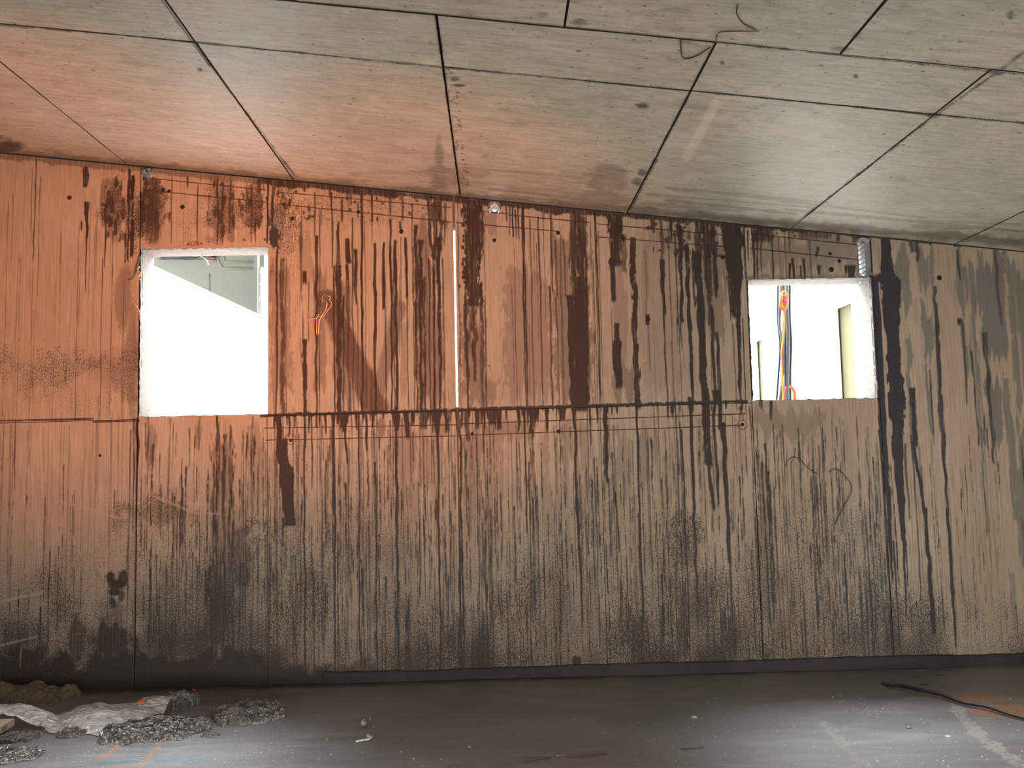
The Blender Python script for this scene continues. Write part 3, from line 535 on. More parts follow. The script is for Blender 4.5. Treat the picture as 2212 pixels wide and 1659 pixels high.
# core of the wall with real openings
voids = [WIN1, WIN2] + [(h['c'][0]-h['r']-.012, h['c'][0]+h['r']+.012, h['c'][1]-h['h']-h['r']-.012, h['c'][1]+h['h']+h['r']+.012) for h in HOLES]
SLIT = (-0.287, -0.254, joint_z(-.27)+.03, 3.318); voids.append(SLIT)
xb = sorted(set([XJ[0], XJ[-1]] + [v[0] for v in voids] + [v[1] for v in voids]))
V, Fc = [], []
for a, b in zip(xb[:-1], xb[1:]):
    zs = sorted([(v[2], v[3]) for v in voids if v[0] <= a+1e-6 and v[1] >= b-1e-6]); z = -0.3
    for lo, hi in zs + [(4.4, 4.4)]:
        if lo > z: box_geo(V, Fc, a, b, 0.034, TH, z, lo)
        z = max(z, hi)
mesh_obj('wall_core', V, Fc, M_BACK, wall_back)
DX, DZ = 0.0045, 0.0085
def wall_panel(x0, x1, zb, zt, gap=0.002):
    if abs(x0+.268) < 1e-6: x0 = -0.2665
    x0 += gap; x1 -= gap
    nx = max(2, int((x1-x0)/DX)+1)
    xs = np.linspace(x0, x1, nx)
    zb_ = np.array([zb(x) for x in xs]) + gap; zt_ = np.array([zt(x) for x in xs]) - gap
    nz = max(2, int((zt_.max()-zb_.min())/DZ)+1)
    t = np.linspace(0, 1, nz)[:, None]
    Z = zb_[None, :]*(1-t)+zt_[None, :]*t; X = np.repeat(xs[None, :], nz, 0)
    mask = None
    for h in HOLES:
        cx, cz = h['c']
        if not (x0-.05 < cx < x1+.05): continue
        dz = Z-cz; dz2 = np.sign(dz)*np.maximum(np.abs(dz)-h['h'], 0); d = np.hypot(X-cx, dz2)-h['r']
        if d.min() > 0: continue
        Xc = (X[:-1, :-1]+X[1:, 1:])/2; Zc = (Z[:-1, :-1]+Z[1:, 1:])/2
        e = Zc-cz; e2 = np.sign(e)*np.maximum(np.abs(e)-h['h'], 0); dc = np.hypot(Xc-cx, e2)-h['r']
        m = dc > 0; mask = m if mask is None else (mask & m)
        near = (np.abs(d) < 0.0075)                       # snap the rim to the bore
        L = np.maximum(np.hypot(X-cx, dz2), 1e-5); k = np.where(near, d/L, 0)
        X = X - (X-cx)*k; Z = Z - dz2*k
    Y = (vnoise(nz, nx, 60, 90, int(abs(x0)*997) % 1000)-.5)*0.004
    V = np.stack([X.ravel(), Y.ravel(), Z.ravel()], 1)
    px, py = to_px(V)
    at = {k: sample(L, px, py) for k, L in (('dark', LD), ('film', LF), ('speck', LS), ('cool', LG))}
    # rim faces turning 34 mm back into the joint
    idx = np.arange(nx*nz).reshape(nz, nx)
    a = idx[:-1, :-1].ravel(); b = idx[:-1, 1:].ravel(); c = idx[1:, 1:].ravel(); d_ = idx[1:, :-1].ravel()
    q = np.stack([a, b, c, d_], 1)
    if mask is not None: q = q[mask.ravel()]
    ring = np.concatenate([idx[0, :], idx[1:, -1], idx[-1, -2::-1], idx[-2:0:-1, 0]])
    R = V[ring].copy(); R[:, 1] = 0.034; n0 = len(V); nr = len(ring)
    i = np.arange(nr); j = (i+1) % nr
    q2 = np.stack([n0+i, n0+nr+i, n0+nr+j, n0+j], 1)
    V2 = np.concatenate([V, V[ring], R]); at = {k: np.concatenate([v, np.ones(2*nr)*(1.0 if k == 'dark' else 0)]) for k, v in at.items()}
    return quad_obj('wall_panel', V2, np.concatenate([q, q2]), M_WALL, wall_back, at, np.concatenate([np.ones(len(q), bool), np.zeros(len(q2), bool)]))
top = lambda x: ceil_z(x)-0.006
zero = lambda x: -0.02
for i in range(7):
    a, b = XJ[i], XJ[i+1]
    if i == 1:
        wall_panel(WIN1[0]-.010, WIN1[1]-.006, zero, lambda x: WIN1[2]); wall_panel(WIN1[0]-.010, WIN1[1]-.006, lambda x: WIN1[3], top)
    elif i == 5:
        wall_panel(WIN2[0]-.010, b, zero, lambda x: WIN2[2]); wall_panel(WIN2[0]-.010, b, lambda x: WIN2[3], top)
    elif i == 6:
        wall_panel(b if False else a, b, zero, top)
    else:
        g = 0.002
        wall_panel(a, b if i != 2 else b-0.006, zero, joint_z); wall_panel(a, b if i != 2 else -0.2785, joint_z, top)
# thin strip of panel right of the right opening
wall_panel(WIN2[1], 2.846, lambda x: WIN2[2], lambda x: WIN2[3], 0.0005)

# bore linings with drilling ridges
def bore(h, k):
    cx, cz = h['c']; n = 40; ring = 14; V, Fc = [], []
    n = 64; ring = 26
    for j in range(ring+1):
        y = 0.002 + (TH-0.002)*j/ring
        for i in range(n):
            a = 2*math.pi*i/n; zz = math.sin(a)*h['r']+(h['h'] if math.sin(a) > 0 else -h['h']); r = h['r']*(1.0 - (0.30 if h['h'] else .06)*abs(math.sin(zz*46 + y*34 + math.cos(a)*.5)) + 0.025*random.uniform(-1, 1)) if j > 1 else h['r']+.0006
            ca, sa = math.cos(a), math.sin(a)
            V.append((cx+ca*r, y, cz+sa*r+(h['h'] if sa > 0 else -h['h'] if sa < 0 else 0) + (y*0.35 if False else 0)))
    for j in range(ring):
        for i in range(n): Fc.append([j*n+i, (j+1)*n+i, (j+1)*n+(i+1) % n, j*n+(i+1) % n])
    return mesh_obj('bore_lining', V, Fc, M_BORE, wall_back, True)
for k, h in enumerate(HOLES): bore(h, k)
# the stitched slot keeps slanted ridges between its drill passes
cx, cz = HOLES[2]['c']
for k in range(8):
    z = cz-0.150+0.036*k
    tube_obj('drill_ridge', spline([(cx-0.046, .07, z-.012), (cx-.016, .10, z), (cx+.018, .11, z+.012), (cx+.046, .07, z+.024)], 4), [.010]*4+[.0075]*5+[.010]*4, M_RIDGE, wall_back, 7)
# window reveals (chipped pale concrete), open to the yard
def reveal(name, w):
    x0, x1, z0, z1 = w; e = struct_empty(name, ((x0+x1)/2, 0, z0), 'unglazed opening in the concrete wall')
    def slab(nm, pts_fn, nu, nv):
        V, Fc = [], []
        for j in range(nv+1):
            for i in range(nu+1):
                V.append(pts_fn(i/nu, j/nv))
        for j in range(nv):
            for i in range(nu): a = j*(nu+1)+i; Fc.append([a, a+1, a+nu+2, a+nu+1])
        mesh_obj(nm, V, Fc, M_REVEAL, e, True)
    rn = lambda: random.uniform(-.0035, .0035)
    ys = lambda t: -0.003 + (TH+0.003)*t
    slab('jamb', lambda u, v: (x0-.001+rn(), ys(u), z0+(z1-z0)*v), 8, 40)
    slab('jamb', lambda u, v: (x1+.001+rn(), ys(u), z0+(z1-z0)*v), 8, 40)
    slab('lintel', lambda u, v: (x0+(x1-x0)*v, ys(u), z1+.001+rn()), 8, 34)
    slab('sill', lambda u, v: (x0+(x1-x0)*v, ys(u), z0-.001+rn()), 8, 34)
    return e
reveal('window_1', WIN1); reveal('window_2', WIN2)

# snapped chalk lines, drawn hole by hole: thin strips of pigment
def strip(name, p, q, w, mat, parent, y=-0.0035):
    p = Vector((p[0], y, p[2])); q = Vector((q[0], y, q[2])); t = (q-p).normalized(); s = Vector((-t.z, 0, t.x))*w*.5
    n = 24; V, Fc = [], []
    for i in range(n+1):
        c = p.lerp(q, i/n); ww = random.uniform(.6, 1.15)
        V += [c-s*ww, c+s*ww, c+s*ww*.3+Vector((0, -.0006, 0))]
    for i in range(n):
        a = i*3; Fc += [[a, a+3, a+5, a+2], [a+2, a+5, a+4, a+1]]
    return mesh_obj(name, V, Fc, mat, parent)
for (x0, y0, x1, y1) in [(570,925,985,918),(995,916,1612,894),(575,951,985,942),(992,941,1600,919),(310,384,574,411),(314,411,574,437),(600,415,975,449),(600,441,975,480),(996,453,1098,462),(1100,465,1272,481),(985,481,1205,500),(1290,484,1560,508),(1292,512,1560,533),(1622,506,1850,529),(1622,537,1850,561)]:
    strip('chalk_line', wallp(x0, y0), wallp(x1, y1), 0.0062, M_CHALK, wall_back)
# tie-bolt holes
for (px, py, r) in [(150,427,6),(365,413,5),(352,410,5),(394,447,6),(628,951,5),(631,472,6),(774,458,5),(867,500,6),(1020,937,4.5),(1207,932,5),(1205,503,5.5),(1068,519,5),(1347,516,5),(1562,556,6),(1604,917,4.5),(1813,564,5),(1793,548,4.5),(1796,582,7),(2029,600,7),(611,441,4),(1401,690,5),(216,984,4)]:
    p = wallp(px, py); r = r*0.0028; bm = bmesh.new()
    bmesh.ops.create_cone(bm, cap_ends=True, segments=14, radius1=r, radius2=r*.7, depth=0.006)
    for v in bm.verts: v.co = Vector((v.co.x*random.uniform(.92, 1.1), v.co.z*-1, v.co.y)) + Vector((p.x, -0.0025, p.z))
    bm_obj('tie_hole', bm, M_DARKSPECK, wall_back)
# red survey circles and ticks
for (px, py, r) in [(628, 949, 11), (1604, 918, 10)]:
    p = wallp(px, py); tube_obj('survey_circle', [(p.x+math.cos(a)*r*.0034, -0.004, p.z+math.sin(a)*r*.0034) for a in np.linspace(0, 6.5, 24)], 0.0016, M_REDMARK, wall_back, 5)
for pts in ([(1597,880),(1600,890),(1598,906)], [(1605,895),(1606,910)], [(1603,893),(1599,878),(1596,884)]):
    tube_obj('survey_tick', [wallp(*q, y=-0.004) for q in pts], 0.0022, M_REDMARK, wall_back, 5)
def text_obj(name, body, size, mat, M, parent, extrude=0.0006, shear=0.0):
    cu = bpy.data.curves.new(name, 'FONT'); cu.body = body; cu.size = size; cu.extrude = extrude; cu.shear = shear; cu.align_x = 'CENTER'
    tmp = bpy.data.objects.new(name, cu); COL.objects.link(tmp)
    dg = bpy.context.evaluated_depsgraph_get(); me = bpy.data.meshes.new_from_object(tmp.evaluated_get(dg))
    bpy.data.objects.remove(tmp); bpy.data.curves.remove(cu)
    me.transform(M); me.transform(Matrix.Translation(-root_loc(parent))); me.materials.clear(); me.materials.append(mat); me.name = name
    o = bpy.data.objects.new(name, me); link(o, parent); return o
FACE = Matrix(((1, 0, 0, 0), (0, 0, -1, 0), (0, 1, 0, 0), (0, 0, 0, 1)))
p = wallp(421, 531)
text_obj('red_lettering', 'ADX+', 0.044, M_REDMARK, Matrix.Translation((p.x, -0.004, p.z)) @ FACE, wall_back)
p = wallp(1866, 602)
text_obj('dark_lettering', '74 1', 0.030, M_INK, Matrix.Translation((p.x, -0.005, p.z)) @ FACE, wall_back)

# ------------------------------------------------------------------ ceiling
KX0, KX1, KY0, KY1 = -400, 2620, -60, 560
KW, KH = KX1-KX0, KY1-KY0
CD = np.zeros((KH, KW), np.float32); CP = CD.copy()
KN = vnoise(KH, KW, 14, 30, 31)*.6+vnoise(KH, KW, 5, 10, 32)*.4
def kblob(L, x, y, rx, ry, op, rag=.7, soft=.5):
    xa, xb_ = max(KX0, int(x-2*rx-2)), min(KX1, int(x+2*rx+2)); ya, yb = max(KY0, int(y-2*ry-2)), min(KY1, int(y+2*ry+2))
    if xa >= xb_ or ya >= yb: return
    X = np.arange(xa, xb_)[None, :]; Y = np.arange(ya, yb)[:, None]
    d = 1-np.sqrt(((X-x)/rx)**2+((Y-y)/ry)**2)+(KN[ya-KY0:yb-KY0, xa-KX0:xb_-KX0]-.5)*rag*1.3
    m = np.clip(d/soft+.2, 0, 1)*op; Vw = L[ya-KY0:yb-KY0, xa-KX0:xb_-KX0]; np.maximum(Vw, m, out=Vw)
def kline(L, pts, r, op, rag=.7, ry=None):
    for (a, b) in zip(pts[:-1], pts[1:]):
        n = max(2, int(math.hypot(b[0]-a[0], b[1]-a[1])/max(1.5, r*.5)))
        for i in range(n): kblob(L, a[0]+(b[0]-a[0])*i/n, a[1]+(b[1]-a[1])*i/n, r, ry or r, op*random.uniform(.75, 1.1), rag)
# damp patches and tide lines near the wall
for a in [(948,330,12,34,.5),(945,368,40,12,.45),(950,392,24,26,.45),(985,385,30,26,.40),(1020,372,40,14,.3),(1310,385,52,34,.42),(1290,430,70,24,.4),(1385,372,12,10,.8),(1375,392,14,14,.7),(10,318,46,16,.95),(-60,312,80,24,.95),(0,326,30,8,.9),(1250,48,20,10,.75),(1480,88,20,8,.5),(2155,155,22,8,.85),(2020,248,22,7,.9),(1820,105,24,6,.6),(1850,75,10,12,.45),(982,170,10,5,.8),(990,184,16,4,.95),(1390,228,16,8,.92),(1375,226,8,3,.8),(432,150,6,5,.9),(1848,164,6,5,.95),(1560,135,6,5,.9),(2182,32,7,9,.9),(1170,32,20,5,.5),(1010,30,26,6,.4),(870,372,90,5,.22)]: kblob(CD, *a)
kline(CD, [(1000,362),(1120,371),(1260,384)], 9, .28, ry=3.5)
for (x0,y0,x1,y1,r,o) in [(1440,405,1790,438,4,.32),(1400,420,1760,448,3,.3),(1980,488,2100,492,5,.45),(1850,470,2212,485,3,.3),(1390,440,1600,455,5,.3),(1010,392,1340,425,3,.22),(1100,405,1380,430,3,.3),(1060,408,1340,438,4,.4),(1080,422,1360,448,4,.45),(640,388,900,414,4,.3),(500,372,760,396,4,.3),(1440,432,1720,462,4,.4),(1560,418,2000,470,3,.35),(1700,452,2212,500,4,.4)]: kline(CD, [(x0,y0),(x1,y1)], r*2.4, o, ry=r)
kline(CP, [(1545,225),(1505,300),(1480,345)], 13, .5, .5); kblob(CP, 1640, 200, 60, 22, .3, 1.2); kblob(CP, 1700, 270, 110, 34, .3, 1.2); kblob(CP, 380, 72, 22, 4, .6); kblob(CP, 925, 135, 20, 8, .45)
for (x0,y0,x1,y1) in [(580,405,740,425),(790,350,930,370),(640,372,740,384),(480,320,740,345)]: kline(CP, [(x0,y0),(x1,y1)], 6, .18, ry=1.5)
# dark lines along the joints and where ceiling meets wall
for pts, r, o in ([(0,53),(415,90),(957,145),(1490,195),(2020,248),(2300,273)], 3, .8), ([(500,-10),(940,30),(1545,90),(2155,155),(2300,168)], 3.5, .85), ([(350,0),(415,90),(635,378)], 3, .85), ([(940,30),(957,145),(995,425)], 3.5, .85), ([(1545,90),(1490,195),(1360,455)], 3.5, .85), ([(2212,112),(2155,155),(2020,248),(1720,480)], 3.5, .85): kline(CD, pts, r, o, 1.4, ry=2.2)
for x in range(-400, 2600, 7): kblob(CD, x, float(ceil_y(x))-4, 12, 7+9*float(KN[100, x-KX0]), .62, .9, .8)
for k in range(60): x = rs.uniform(970, 1010); y = rs.uniform(150, 400); kblob(CD, 957+(y-145)*.136+rs.uniform(2, 24), y, rs.uniform(1.5, 5), rs.uniform(1, 3.5), .75)
def ksample(L, px, py):
    x = np.clip(px-KX0, 0, KW-1.01).astype(int); y = np.clip(py-KY0, 0, KH-1.01).astype(int); return L[y, x]
ceiling = struct_empty('ceiling', (0, 0, 3.5), 'sloping concrete soffit cast against plywood sheets')
YR = -9.6
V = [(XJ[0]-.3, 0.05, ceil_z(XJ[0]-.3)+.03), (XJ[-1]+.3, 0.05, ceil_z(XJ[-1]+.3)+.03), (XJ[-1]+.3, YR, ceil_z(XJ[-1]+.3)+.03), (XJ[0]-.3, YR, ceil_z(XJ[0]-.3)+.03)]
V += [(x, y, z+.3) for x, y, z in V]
mesh_obj('ceiling_slab', V, [(0,1,2,3),(4,7,6,5),(0,4,5,1),(1,5,6,2),(2,6,7,3),(3,7,4,0)], M_JOINT, ceiling)
CXJ = [-4.6, -3.93, -2.69, -1.455, -0.221, 1.020, 2.245, 3.475, 4.9]
CXJ2 = [-4.6, -3.30, -2.06, -0.84, 0.345, 1.57, 2.80, 4.04, 4.9]
def ceil_panel(x0, x1, y0, y1, dx, dy, g=0.0055):
    x0 += g; x1 -= g; y0 += g; y1 -= g
    nx = max(2, int((x1-x0)/dx)+1); ny = max(2, int((y1-y0)/dy)+1)
    X, Y = np.meshgrid(np.linspace(x0, x1, nx), np.linspace(y0, y1, ny))
    Z = CZ0+CSX*X + (vnoise(ny, nx, 30, 30, int(abs(x0*77+y0*31)) % 999)-.5)*.004 + random.uniform(-.002, .002)
    Vv = np.stack([X.ravel(), Y.ravel(), Z.ravel()], 1); px, py = to_px(Vv)
    vis = (Vv[:, 1] > -4.0)
    at = dict(dark=np.where(vis, ksample(CD, px, py), 0), pale=np.where(vis, ksample(CP, px, py), 0))
    idx = np.arange(nx*ny).reshape(ny, nx)
    q = np.stack([idx[:-1, :-1].ravel(), idx[1:, :-1].ravel(), idx[1:, 1:].ravel(), idx[:-1, 1:].ravel()], 1)
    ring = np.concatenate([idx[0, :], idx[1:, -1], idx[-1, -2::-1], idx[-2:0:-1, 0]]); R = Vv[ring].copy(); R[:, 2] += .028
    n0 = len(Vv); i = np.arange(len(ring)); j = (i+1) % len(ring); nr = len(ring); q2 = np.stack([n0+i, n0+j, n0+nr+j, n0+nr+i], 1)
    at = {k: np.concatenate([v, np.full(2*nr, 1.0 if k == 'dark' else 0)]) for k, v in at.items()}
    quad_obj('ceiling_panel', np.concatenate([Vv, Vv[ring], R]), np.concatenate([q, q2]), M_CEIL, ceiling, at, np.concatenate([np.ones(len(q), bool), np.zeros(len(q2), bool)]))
for a, b in zip(CXJ[:-1], CXJ[1:]):
    ceil_panel(a, b, -2.277, -0.0, .010, .010); ceil_panel(a, b, -2.815, -2.277, .010, .010)
for a, b in zip(CXJ2[:-1], CXJ2[1:]):
    ceil_panel(a, b, -5.25, -2.815, .02, .02); ceil_panel(a, b, -7.69, -5.25, .3, .3); ceil_panel(a, b, YR, -7.69, .3, .3)

# ------------------------------------------------------------------ floor
FX0, FX1, FY0, FY1 = -400, 2620, 1415, 1700
FW, FH = FX1-FX0, FY1-FY0
FR = np.zeros((FH, FW), np.float32); FB = FR.copy(); FC = FR.copy(); FD = FR.copy()
FN = vnoise(FH, FW, 10, 26, 41)*.6+vnoise(FH, FW, 4, 8, 42)*.4
def fblob(L, x, y, rx, ry, op, rag=.9, soft=.5):
    xa, xb_ = max(FX0, int(x-2*rx-2)), min(FX1, int(x+2*rx+2)); ya, yb = max(FY0, int(y-2*ry-2)), min(FY1, int(y+2*ry+2))
    if xa >= xb_ or ya >= yb: return
    X = np.arange(xa, xb_)[None, :]; Y = np.arange(ya, yb)[:, None]
    d = 1-np.sqrt(((X-x)/rx)**2+((Y-y)/ry)**2)+(FN[ya-FY0:yb-FY0, xa-FX0:xb_-FX0]-.5)*rag*1.3
    m = np.clip(d/soft+.2, 0, 1)*op; Vw = L[ya-FY0:yb-FY0, xa-FX0:xb_-FX0]; np.maximum(Vw, m, out=Vw)
def fline(L, pts, r, op, ry=None):
    for (a, b) in zip(pts[:-1], pts[1:]):
        n = max(2, int(math.hypot(b[0]-a[0], b[1]-a[1])/max(1.5, r*.4)))
        for i in range(n): fblob(L, a[0]+(b[0]-a[0])*i/n, a[1]+(b[1]-a[1])*i/n, r, ry or r, op*random.uniform(.7, 1.1))
fblob(FR, 2170, 1535, 80, 16, .8); fblob(FR, 2110, 1508, 70, 12, .75); fblob(FR, 2260, 1530, 90, 26, .85); fblob(FR, 2060, 1500, 60, 8, .4)
fline(FR, [(252,1612),(232,1630),(215,1640)], 7, .7, 4); fline(FR, [(215,1640),(204,1652)], 5, .7, 3); fline(FR, [(345,1605),(318,1640),(290,1662)], 6, .6, 4); fline(FR, [(200,1660),(300,1656)], 20, .65, 4); fblob(FR, 1300, 1625, 200, 16, .16); fblob(FR, 1270, 1658, 120, 12, .25)
fline(FB, [(215,1648),(285,1643)], 24, .9, 4.5); fline(FB, [(345,1645),(440,1632)], 22, .7, 4); fblob(FB, 400, 1640, 50, 9, .4)
fline(FC, [(1780,1565),(1815,1600),(1850,1635),(1880,1660)], 16, .62, 8); fline(FC, [(2065,1525),(2085,1560),(2130,1600),(2220,1665)], 20, .66, 9)
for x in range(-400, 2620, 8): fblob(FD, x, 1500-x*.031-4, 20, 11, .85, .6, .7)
for (x,y,rx,ry,o) in [(2060,1455,8,2,.8),(1995,1478,14,2.5,.85),(1978,1463,8,2,.7),(2030,1458,12,2,.8)]: fblob(FD, x, y, rx, ry, o, .4)
def fsample(L, px, py):
    x = np.clip(px-FX0, 0, FW-1.01).astype(int); y = np.clip(py-FY0, 0, FH-1.01).astype(int); return L[y, x]
xs = np.arange(-4.4, 4.7, .010); ys_ = np.concatenate([np.arange(YR, -2.6, .35), np.arange(-2.6, 0.0, .012), [0.03]])
X, Y = np.meshgrid(xs, ys_); Vv = np.stack([X.ravel(), Y.ravel(), (vnoise(len(ys_), len(xs), 40, 90, 51).ravel()-.5)*.006], 1)
px, py = to_px(Vv); ok = Vv[:, 1] > -2.9
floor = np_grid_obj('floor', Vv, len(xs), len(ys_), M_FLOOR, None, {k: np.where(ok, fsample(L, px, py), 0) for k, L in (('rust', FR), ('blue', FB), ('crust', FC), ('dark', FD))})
structure(floor, 'wet grey concrete floor with slurry')
# kicker strip at the foot of the wall
V, Fc = [], []
xs_ = np.linspace(-1.25, 4.55, 90)
for x in xs_:
    h = 0.075+0.012*math.sin(x*3)*.4+random.uniform(-.004, .004)+.006*(x > 1); d = .022+random.uniform(-.003, .003)
    V += [(x, -d-.004, -.01), (x, -d, h-.006), (x, -d*.7, h), (x, .01, h)]
for i in range(len(xs_)-1):
    for k in range(3): a = i*4+k; Fc.append([a, a+4, a+5, a+1])
Fc += [[0,1,2,3]]
structure(mesh_obj('baseboard_back', V, Fc, M_BASE), 'dark ragged kicker strip at the foot of the stained wall')

# ------------------------------------------------------------------ rest of the room
structure(box_obj('wall_left', XJ[0]-.3, XJ[0]+.02, YR, 0.0, -.3, 4.4, M_SIDE), 'concrete side wall')
structure(box_obj('wall_right', XJ[-1]-.02, XJ[-1]+.3, YR, 0.0, -.3, 4.4, M_SIDE), 'concrete side wall')
V, Fc = [], []
box_geo(V, Fc, XJ[0], XJ[-1], YR-.2, YR, -.3, 4.4)
structure(mesh_obj('wall_rear', V, Fc, M_SIDE), 'concrete wall behind the viewer')

# ------------------------------------------------------------------ outside the openings
structure(box_obj('floor_yard', -9, 9, TH+.01, 12, 1.2, 1.60, M_WHITE), 'pale unseen yard outside the openings, raised to bounce light')  # unseen ground, set high to bounce light onto the ceiling
yp = 2.2
A = wallp(326, 578, yp); B = wallp(573, 692, yp); sl = (B.z-A.z)/(B.x-A.x)
def par_top(x): return A.z+sl*(x-A.x)
xa, xb_ = A.x-1.2, 0.36
V = [(xa, yp, 1.5), (xb_, yp, 1.5), (xb_, yp, 1.95), (B.x+2.02, yp, par_top(B.x+2.02)), (xa, yp, par_top(xa))]
V += [(x, yp+.18, z) for x, y, z in V]
ramp = thing('ramp_wall', 'white sloping ramp parapet seen through the left opening', 'wall', (A.x, yp, 0))
mesh_obj('wall_body', V, [(0,1,2,3,4),(5,9,8,7,6),(0,5,6,1),(1,6,7,2),(2,7,8,3),(3,8,9,4),(4,9,5,0)], M_WHITE, ramp)
t = Vector((1, 0, sl)).normalized(); nn = Vector((-t.z, 0, t.x))
for off, th_, yy in ((0.005, .022, -.03), (-.055, .006, -.010)):
    V = []; P0 = Vector((xa, 0, par_top(xa))); P1 = Vector((B.x+2.0, 0, par_top(B.x+2.0)))
    for y in (yp+yy, yp+.2):
        for P in (P0, P1): V += [P+nn*off+Vector((0, y, 0)), P+nn*(off+th_)+Vector((0, y, 0))]
    mesh_obj('coping' if th_ > .01 else 'drip_edge', V, [(0,2,3,1),(4,5,7,6),(0,1,5,4),(2,6,7,3),(1,3,7,5),(0,4,6,2)], M_WHITE if th_ > .01 else M_STEEL, ramp)
# pale green panelled cabin wall behind the ramp
yg = 4.2
cabin = thing('cabin_wall', 'pale green panelled cabin wall behind the white ramp', 'wall', (-3.4, yg, 0))
box_obj('wall_sheet', -5.6, -2.72, yg, yg+.1, 0, 4.5, M_GREEN, cabin)
def moulding(pts, r=.012): tube_obj('moulding', [wallp(*q, y=yg-.004) for q in pts], r, M_GREEN, cabin, 6)
moulding([(468,548),(472,565),(480,579),(548,580)]); moulding([(478,551),(484,558),(485,566),(548,566)]); moulding([(333,563),(346,561),(462,562),(470,565)], .008); moulding([(452,590),(452,660)], .006)
box_obj('shade_roof', -6, -2.2, 2.45, 4.6, 4.30, 4.42, M_WHITE, cabin)  # unseen roof, added to keep sky light off the green wall
box_obj('shade_fascia', -6, -2.2, 2.44, 2.52, 3.80, 4.34, M_WHITE, cabin)  # unseen front edge, added to deepen the shade on the green wall
xs_w = wallp(578, 640, 2.6).x; box_obj('shade_side', xs_w, xs_w+.08, 2.60, 4.6, 1.6, 4.30, M_WHITE, cabin)  # added side screen, holds the green wall in shade
box_obj('post', wallp(548,600,yg-.2).x, wallp(556,600,yg-.2).x, yg-.2, yg-.1, 0, 4.55, M_GREEN, cabin)
angle = thing('steel_angle', 'dull steel angle with bolt holes beside the cabin wall', 'bracket', (wallp(561,620,yg-.3).x, yg-.3, 2.5))
xl, xr = wallp(557, 600, yg-.3).x, wallp(567, 600, yg-.3).x
box_obj('web', xl, xr, yg-.3, yg-.285, 2.5, 3.85, M_STEEL, angle); box_obj('flange', xr-.006, xr+.012, yg-.36, yg-.285, 2.5, 3.85, M_WHITE, angle)
for py in (588, 614, 643, 684):
    p = wallp(563, py, yg-.303); bm = bmesh.new(); bmesh.ops.create_cone(bm, cap_ends=True, segments=8, radius1=.012, radius2=.012, depth=.02)
    for v in bm.verts: v.co = Vector((v.co.x, v.co.z, v.co.y))+p
    bm_obj('bolt', bm, M_WHITE, angle)
# cables in a slot along the cabin wall
for pts, r, m, lab in [([(345,553),(380,557),(400,554),(430,552),(466,550)], .017, M_BLACKCABLE, 'black cable in the high slot above the ramp'), ([(345,559),(375,556),(400,558),(440,553),(466,557)], .014, M_BLACKCABLE, 'lower black cable in the high slot above the ramp'), ([(345,556),(372,555),(405,553),(440,556),(466,559)], .010, M_REDCABLE, 'red cable twisted through the high slot cables')]:
    P = [wallp(*q, y=yg-.03) for q in pts]; tag(tube_obj('electric_cable', spline(P, 5), r, m, base=P[0]), lab, 'cable', 'cables in the cabin wall slot')
# torn white strip hanging from the left lintel
P = [wallp(*q, y=TH-.02) for q in [(415,545),(428,549),(438,556),(447,563),(450,572)]]
tag(tube_obj('torn_strip', spline(P, 4), [.004]*3+[.009]*14, M_WHITE, base=P[0], sides=7, flat=.35), 'torn white strip hanging from the left lintel', 'scrap')

# house beyond the right opening: white render with two recessed openings
def at_z(px, py, z):
    r = ray(px, py); return Vector(CAM + r*(z-CAM[2])/r[2])
ZT = 2.95; pa, pb = at_z(1786, 668, ZT), at_z(1838, 645, ZT)          # head of the larger recess: level, so two sight lines fix the wall's run
ee = (pb-pa); wide = ee.length; ee.normalize(); hn = Vector((-ee.y, ee.x, 0))
if hn.y < 0: hn = -hn
house = thing('white_house', 'white rendered house with two recessed openings beyond the right window', 'building', (pa.x, pa.y, 1.6))
def on_plane(px, py):
    r = Vector(ray(px, py)); c = Vector(CAM); return c + r*((pa-c).dot(hn)/r.dot(hn))
pc, pd = on_plane(1617, 739), on_plane(1643, 727)
lo, hi = .02, 2.0
for _ in range(40):
    th = .5*(lo+hi); u, v = to_px(np.array([(pa+hn*th)[:]])); lo, hi = (th, hi) if u[0] < 1810 else (lo, th)
u1, u2 = (pc-pa).dot(ee), (pd-pa).dot(ee)
umax = min(wide+2.4, (0.55-pa.y)/ee.y if ee.y < 0 else 3)
U = [-4.5, u1, u2, 0, wide, umax]; zh = [None, .5*(pc.z+pd.z), None, ZT, None]
def hp(u, n_, z): return Vector((pa.x, pa.y, 0))+ee*u+hn*n_+Vector((0, 0, z))
V, Fc = [], []
def slabuv(ua, ub, n0_, n1_, z0_, z1_):
    k = len(V); V.extend([hp(ua,n0_,z0_), hp(ub,n0_,z0_), hp(ub,n1_,z0_), hp(ua,n1_,z0_), hp(ua,n0_,z1_), hp(ub,n0_,z1_), hp(ub,n1_,z1_), hp(ua,n1_,z1_)])
    for f in ((0,3,2,1),(4,5,6,7),(0,1,5,4),(1,2,6,5),(2,3,7,6),(3,0,4,7)): Fc.append([k+i for i in f])
for a, b, zz in zip(U[:-1], U[1:], zh): slabuv(a, b, 0, th, zz or 1.58, 3.75)
mesh_obj('front_wall', V, Fc, M_WHITE, house)
for a, b in ((u1-.3, u2+.6), (-.3, wide+.9)):
    V, Fc = [], []; slabuv(a, min(b, umax), th+.02, th+.07, 1.58, 3.6); mesh_obj('recess_wall', V, Fc, M_YELLOW, house)
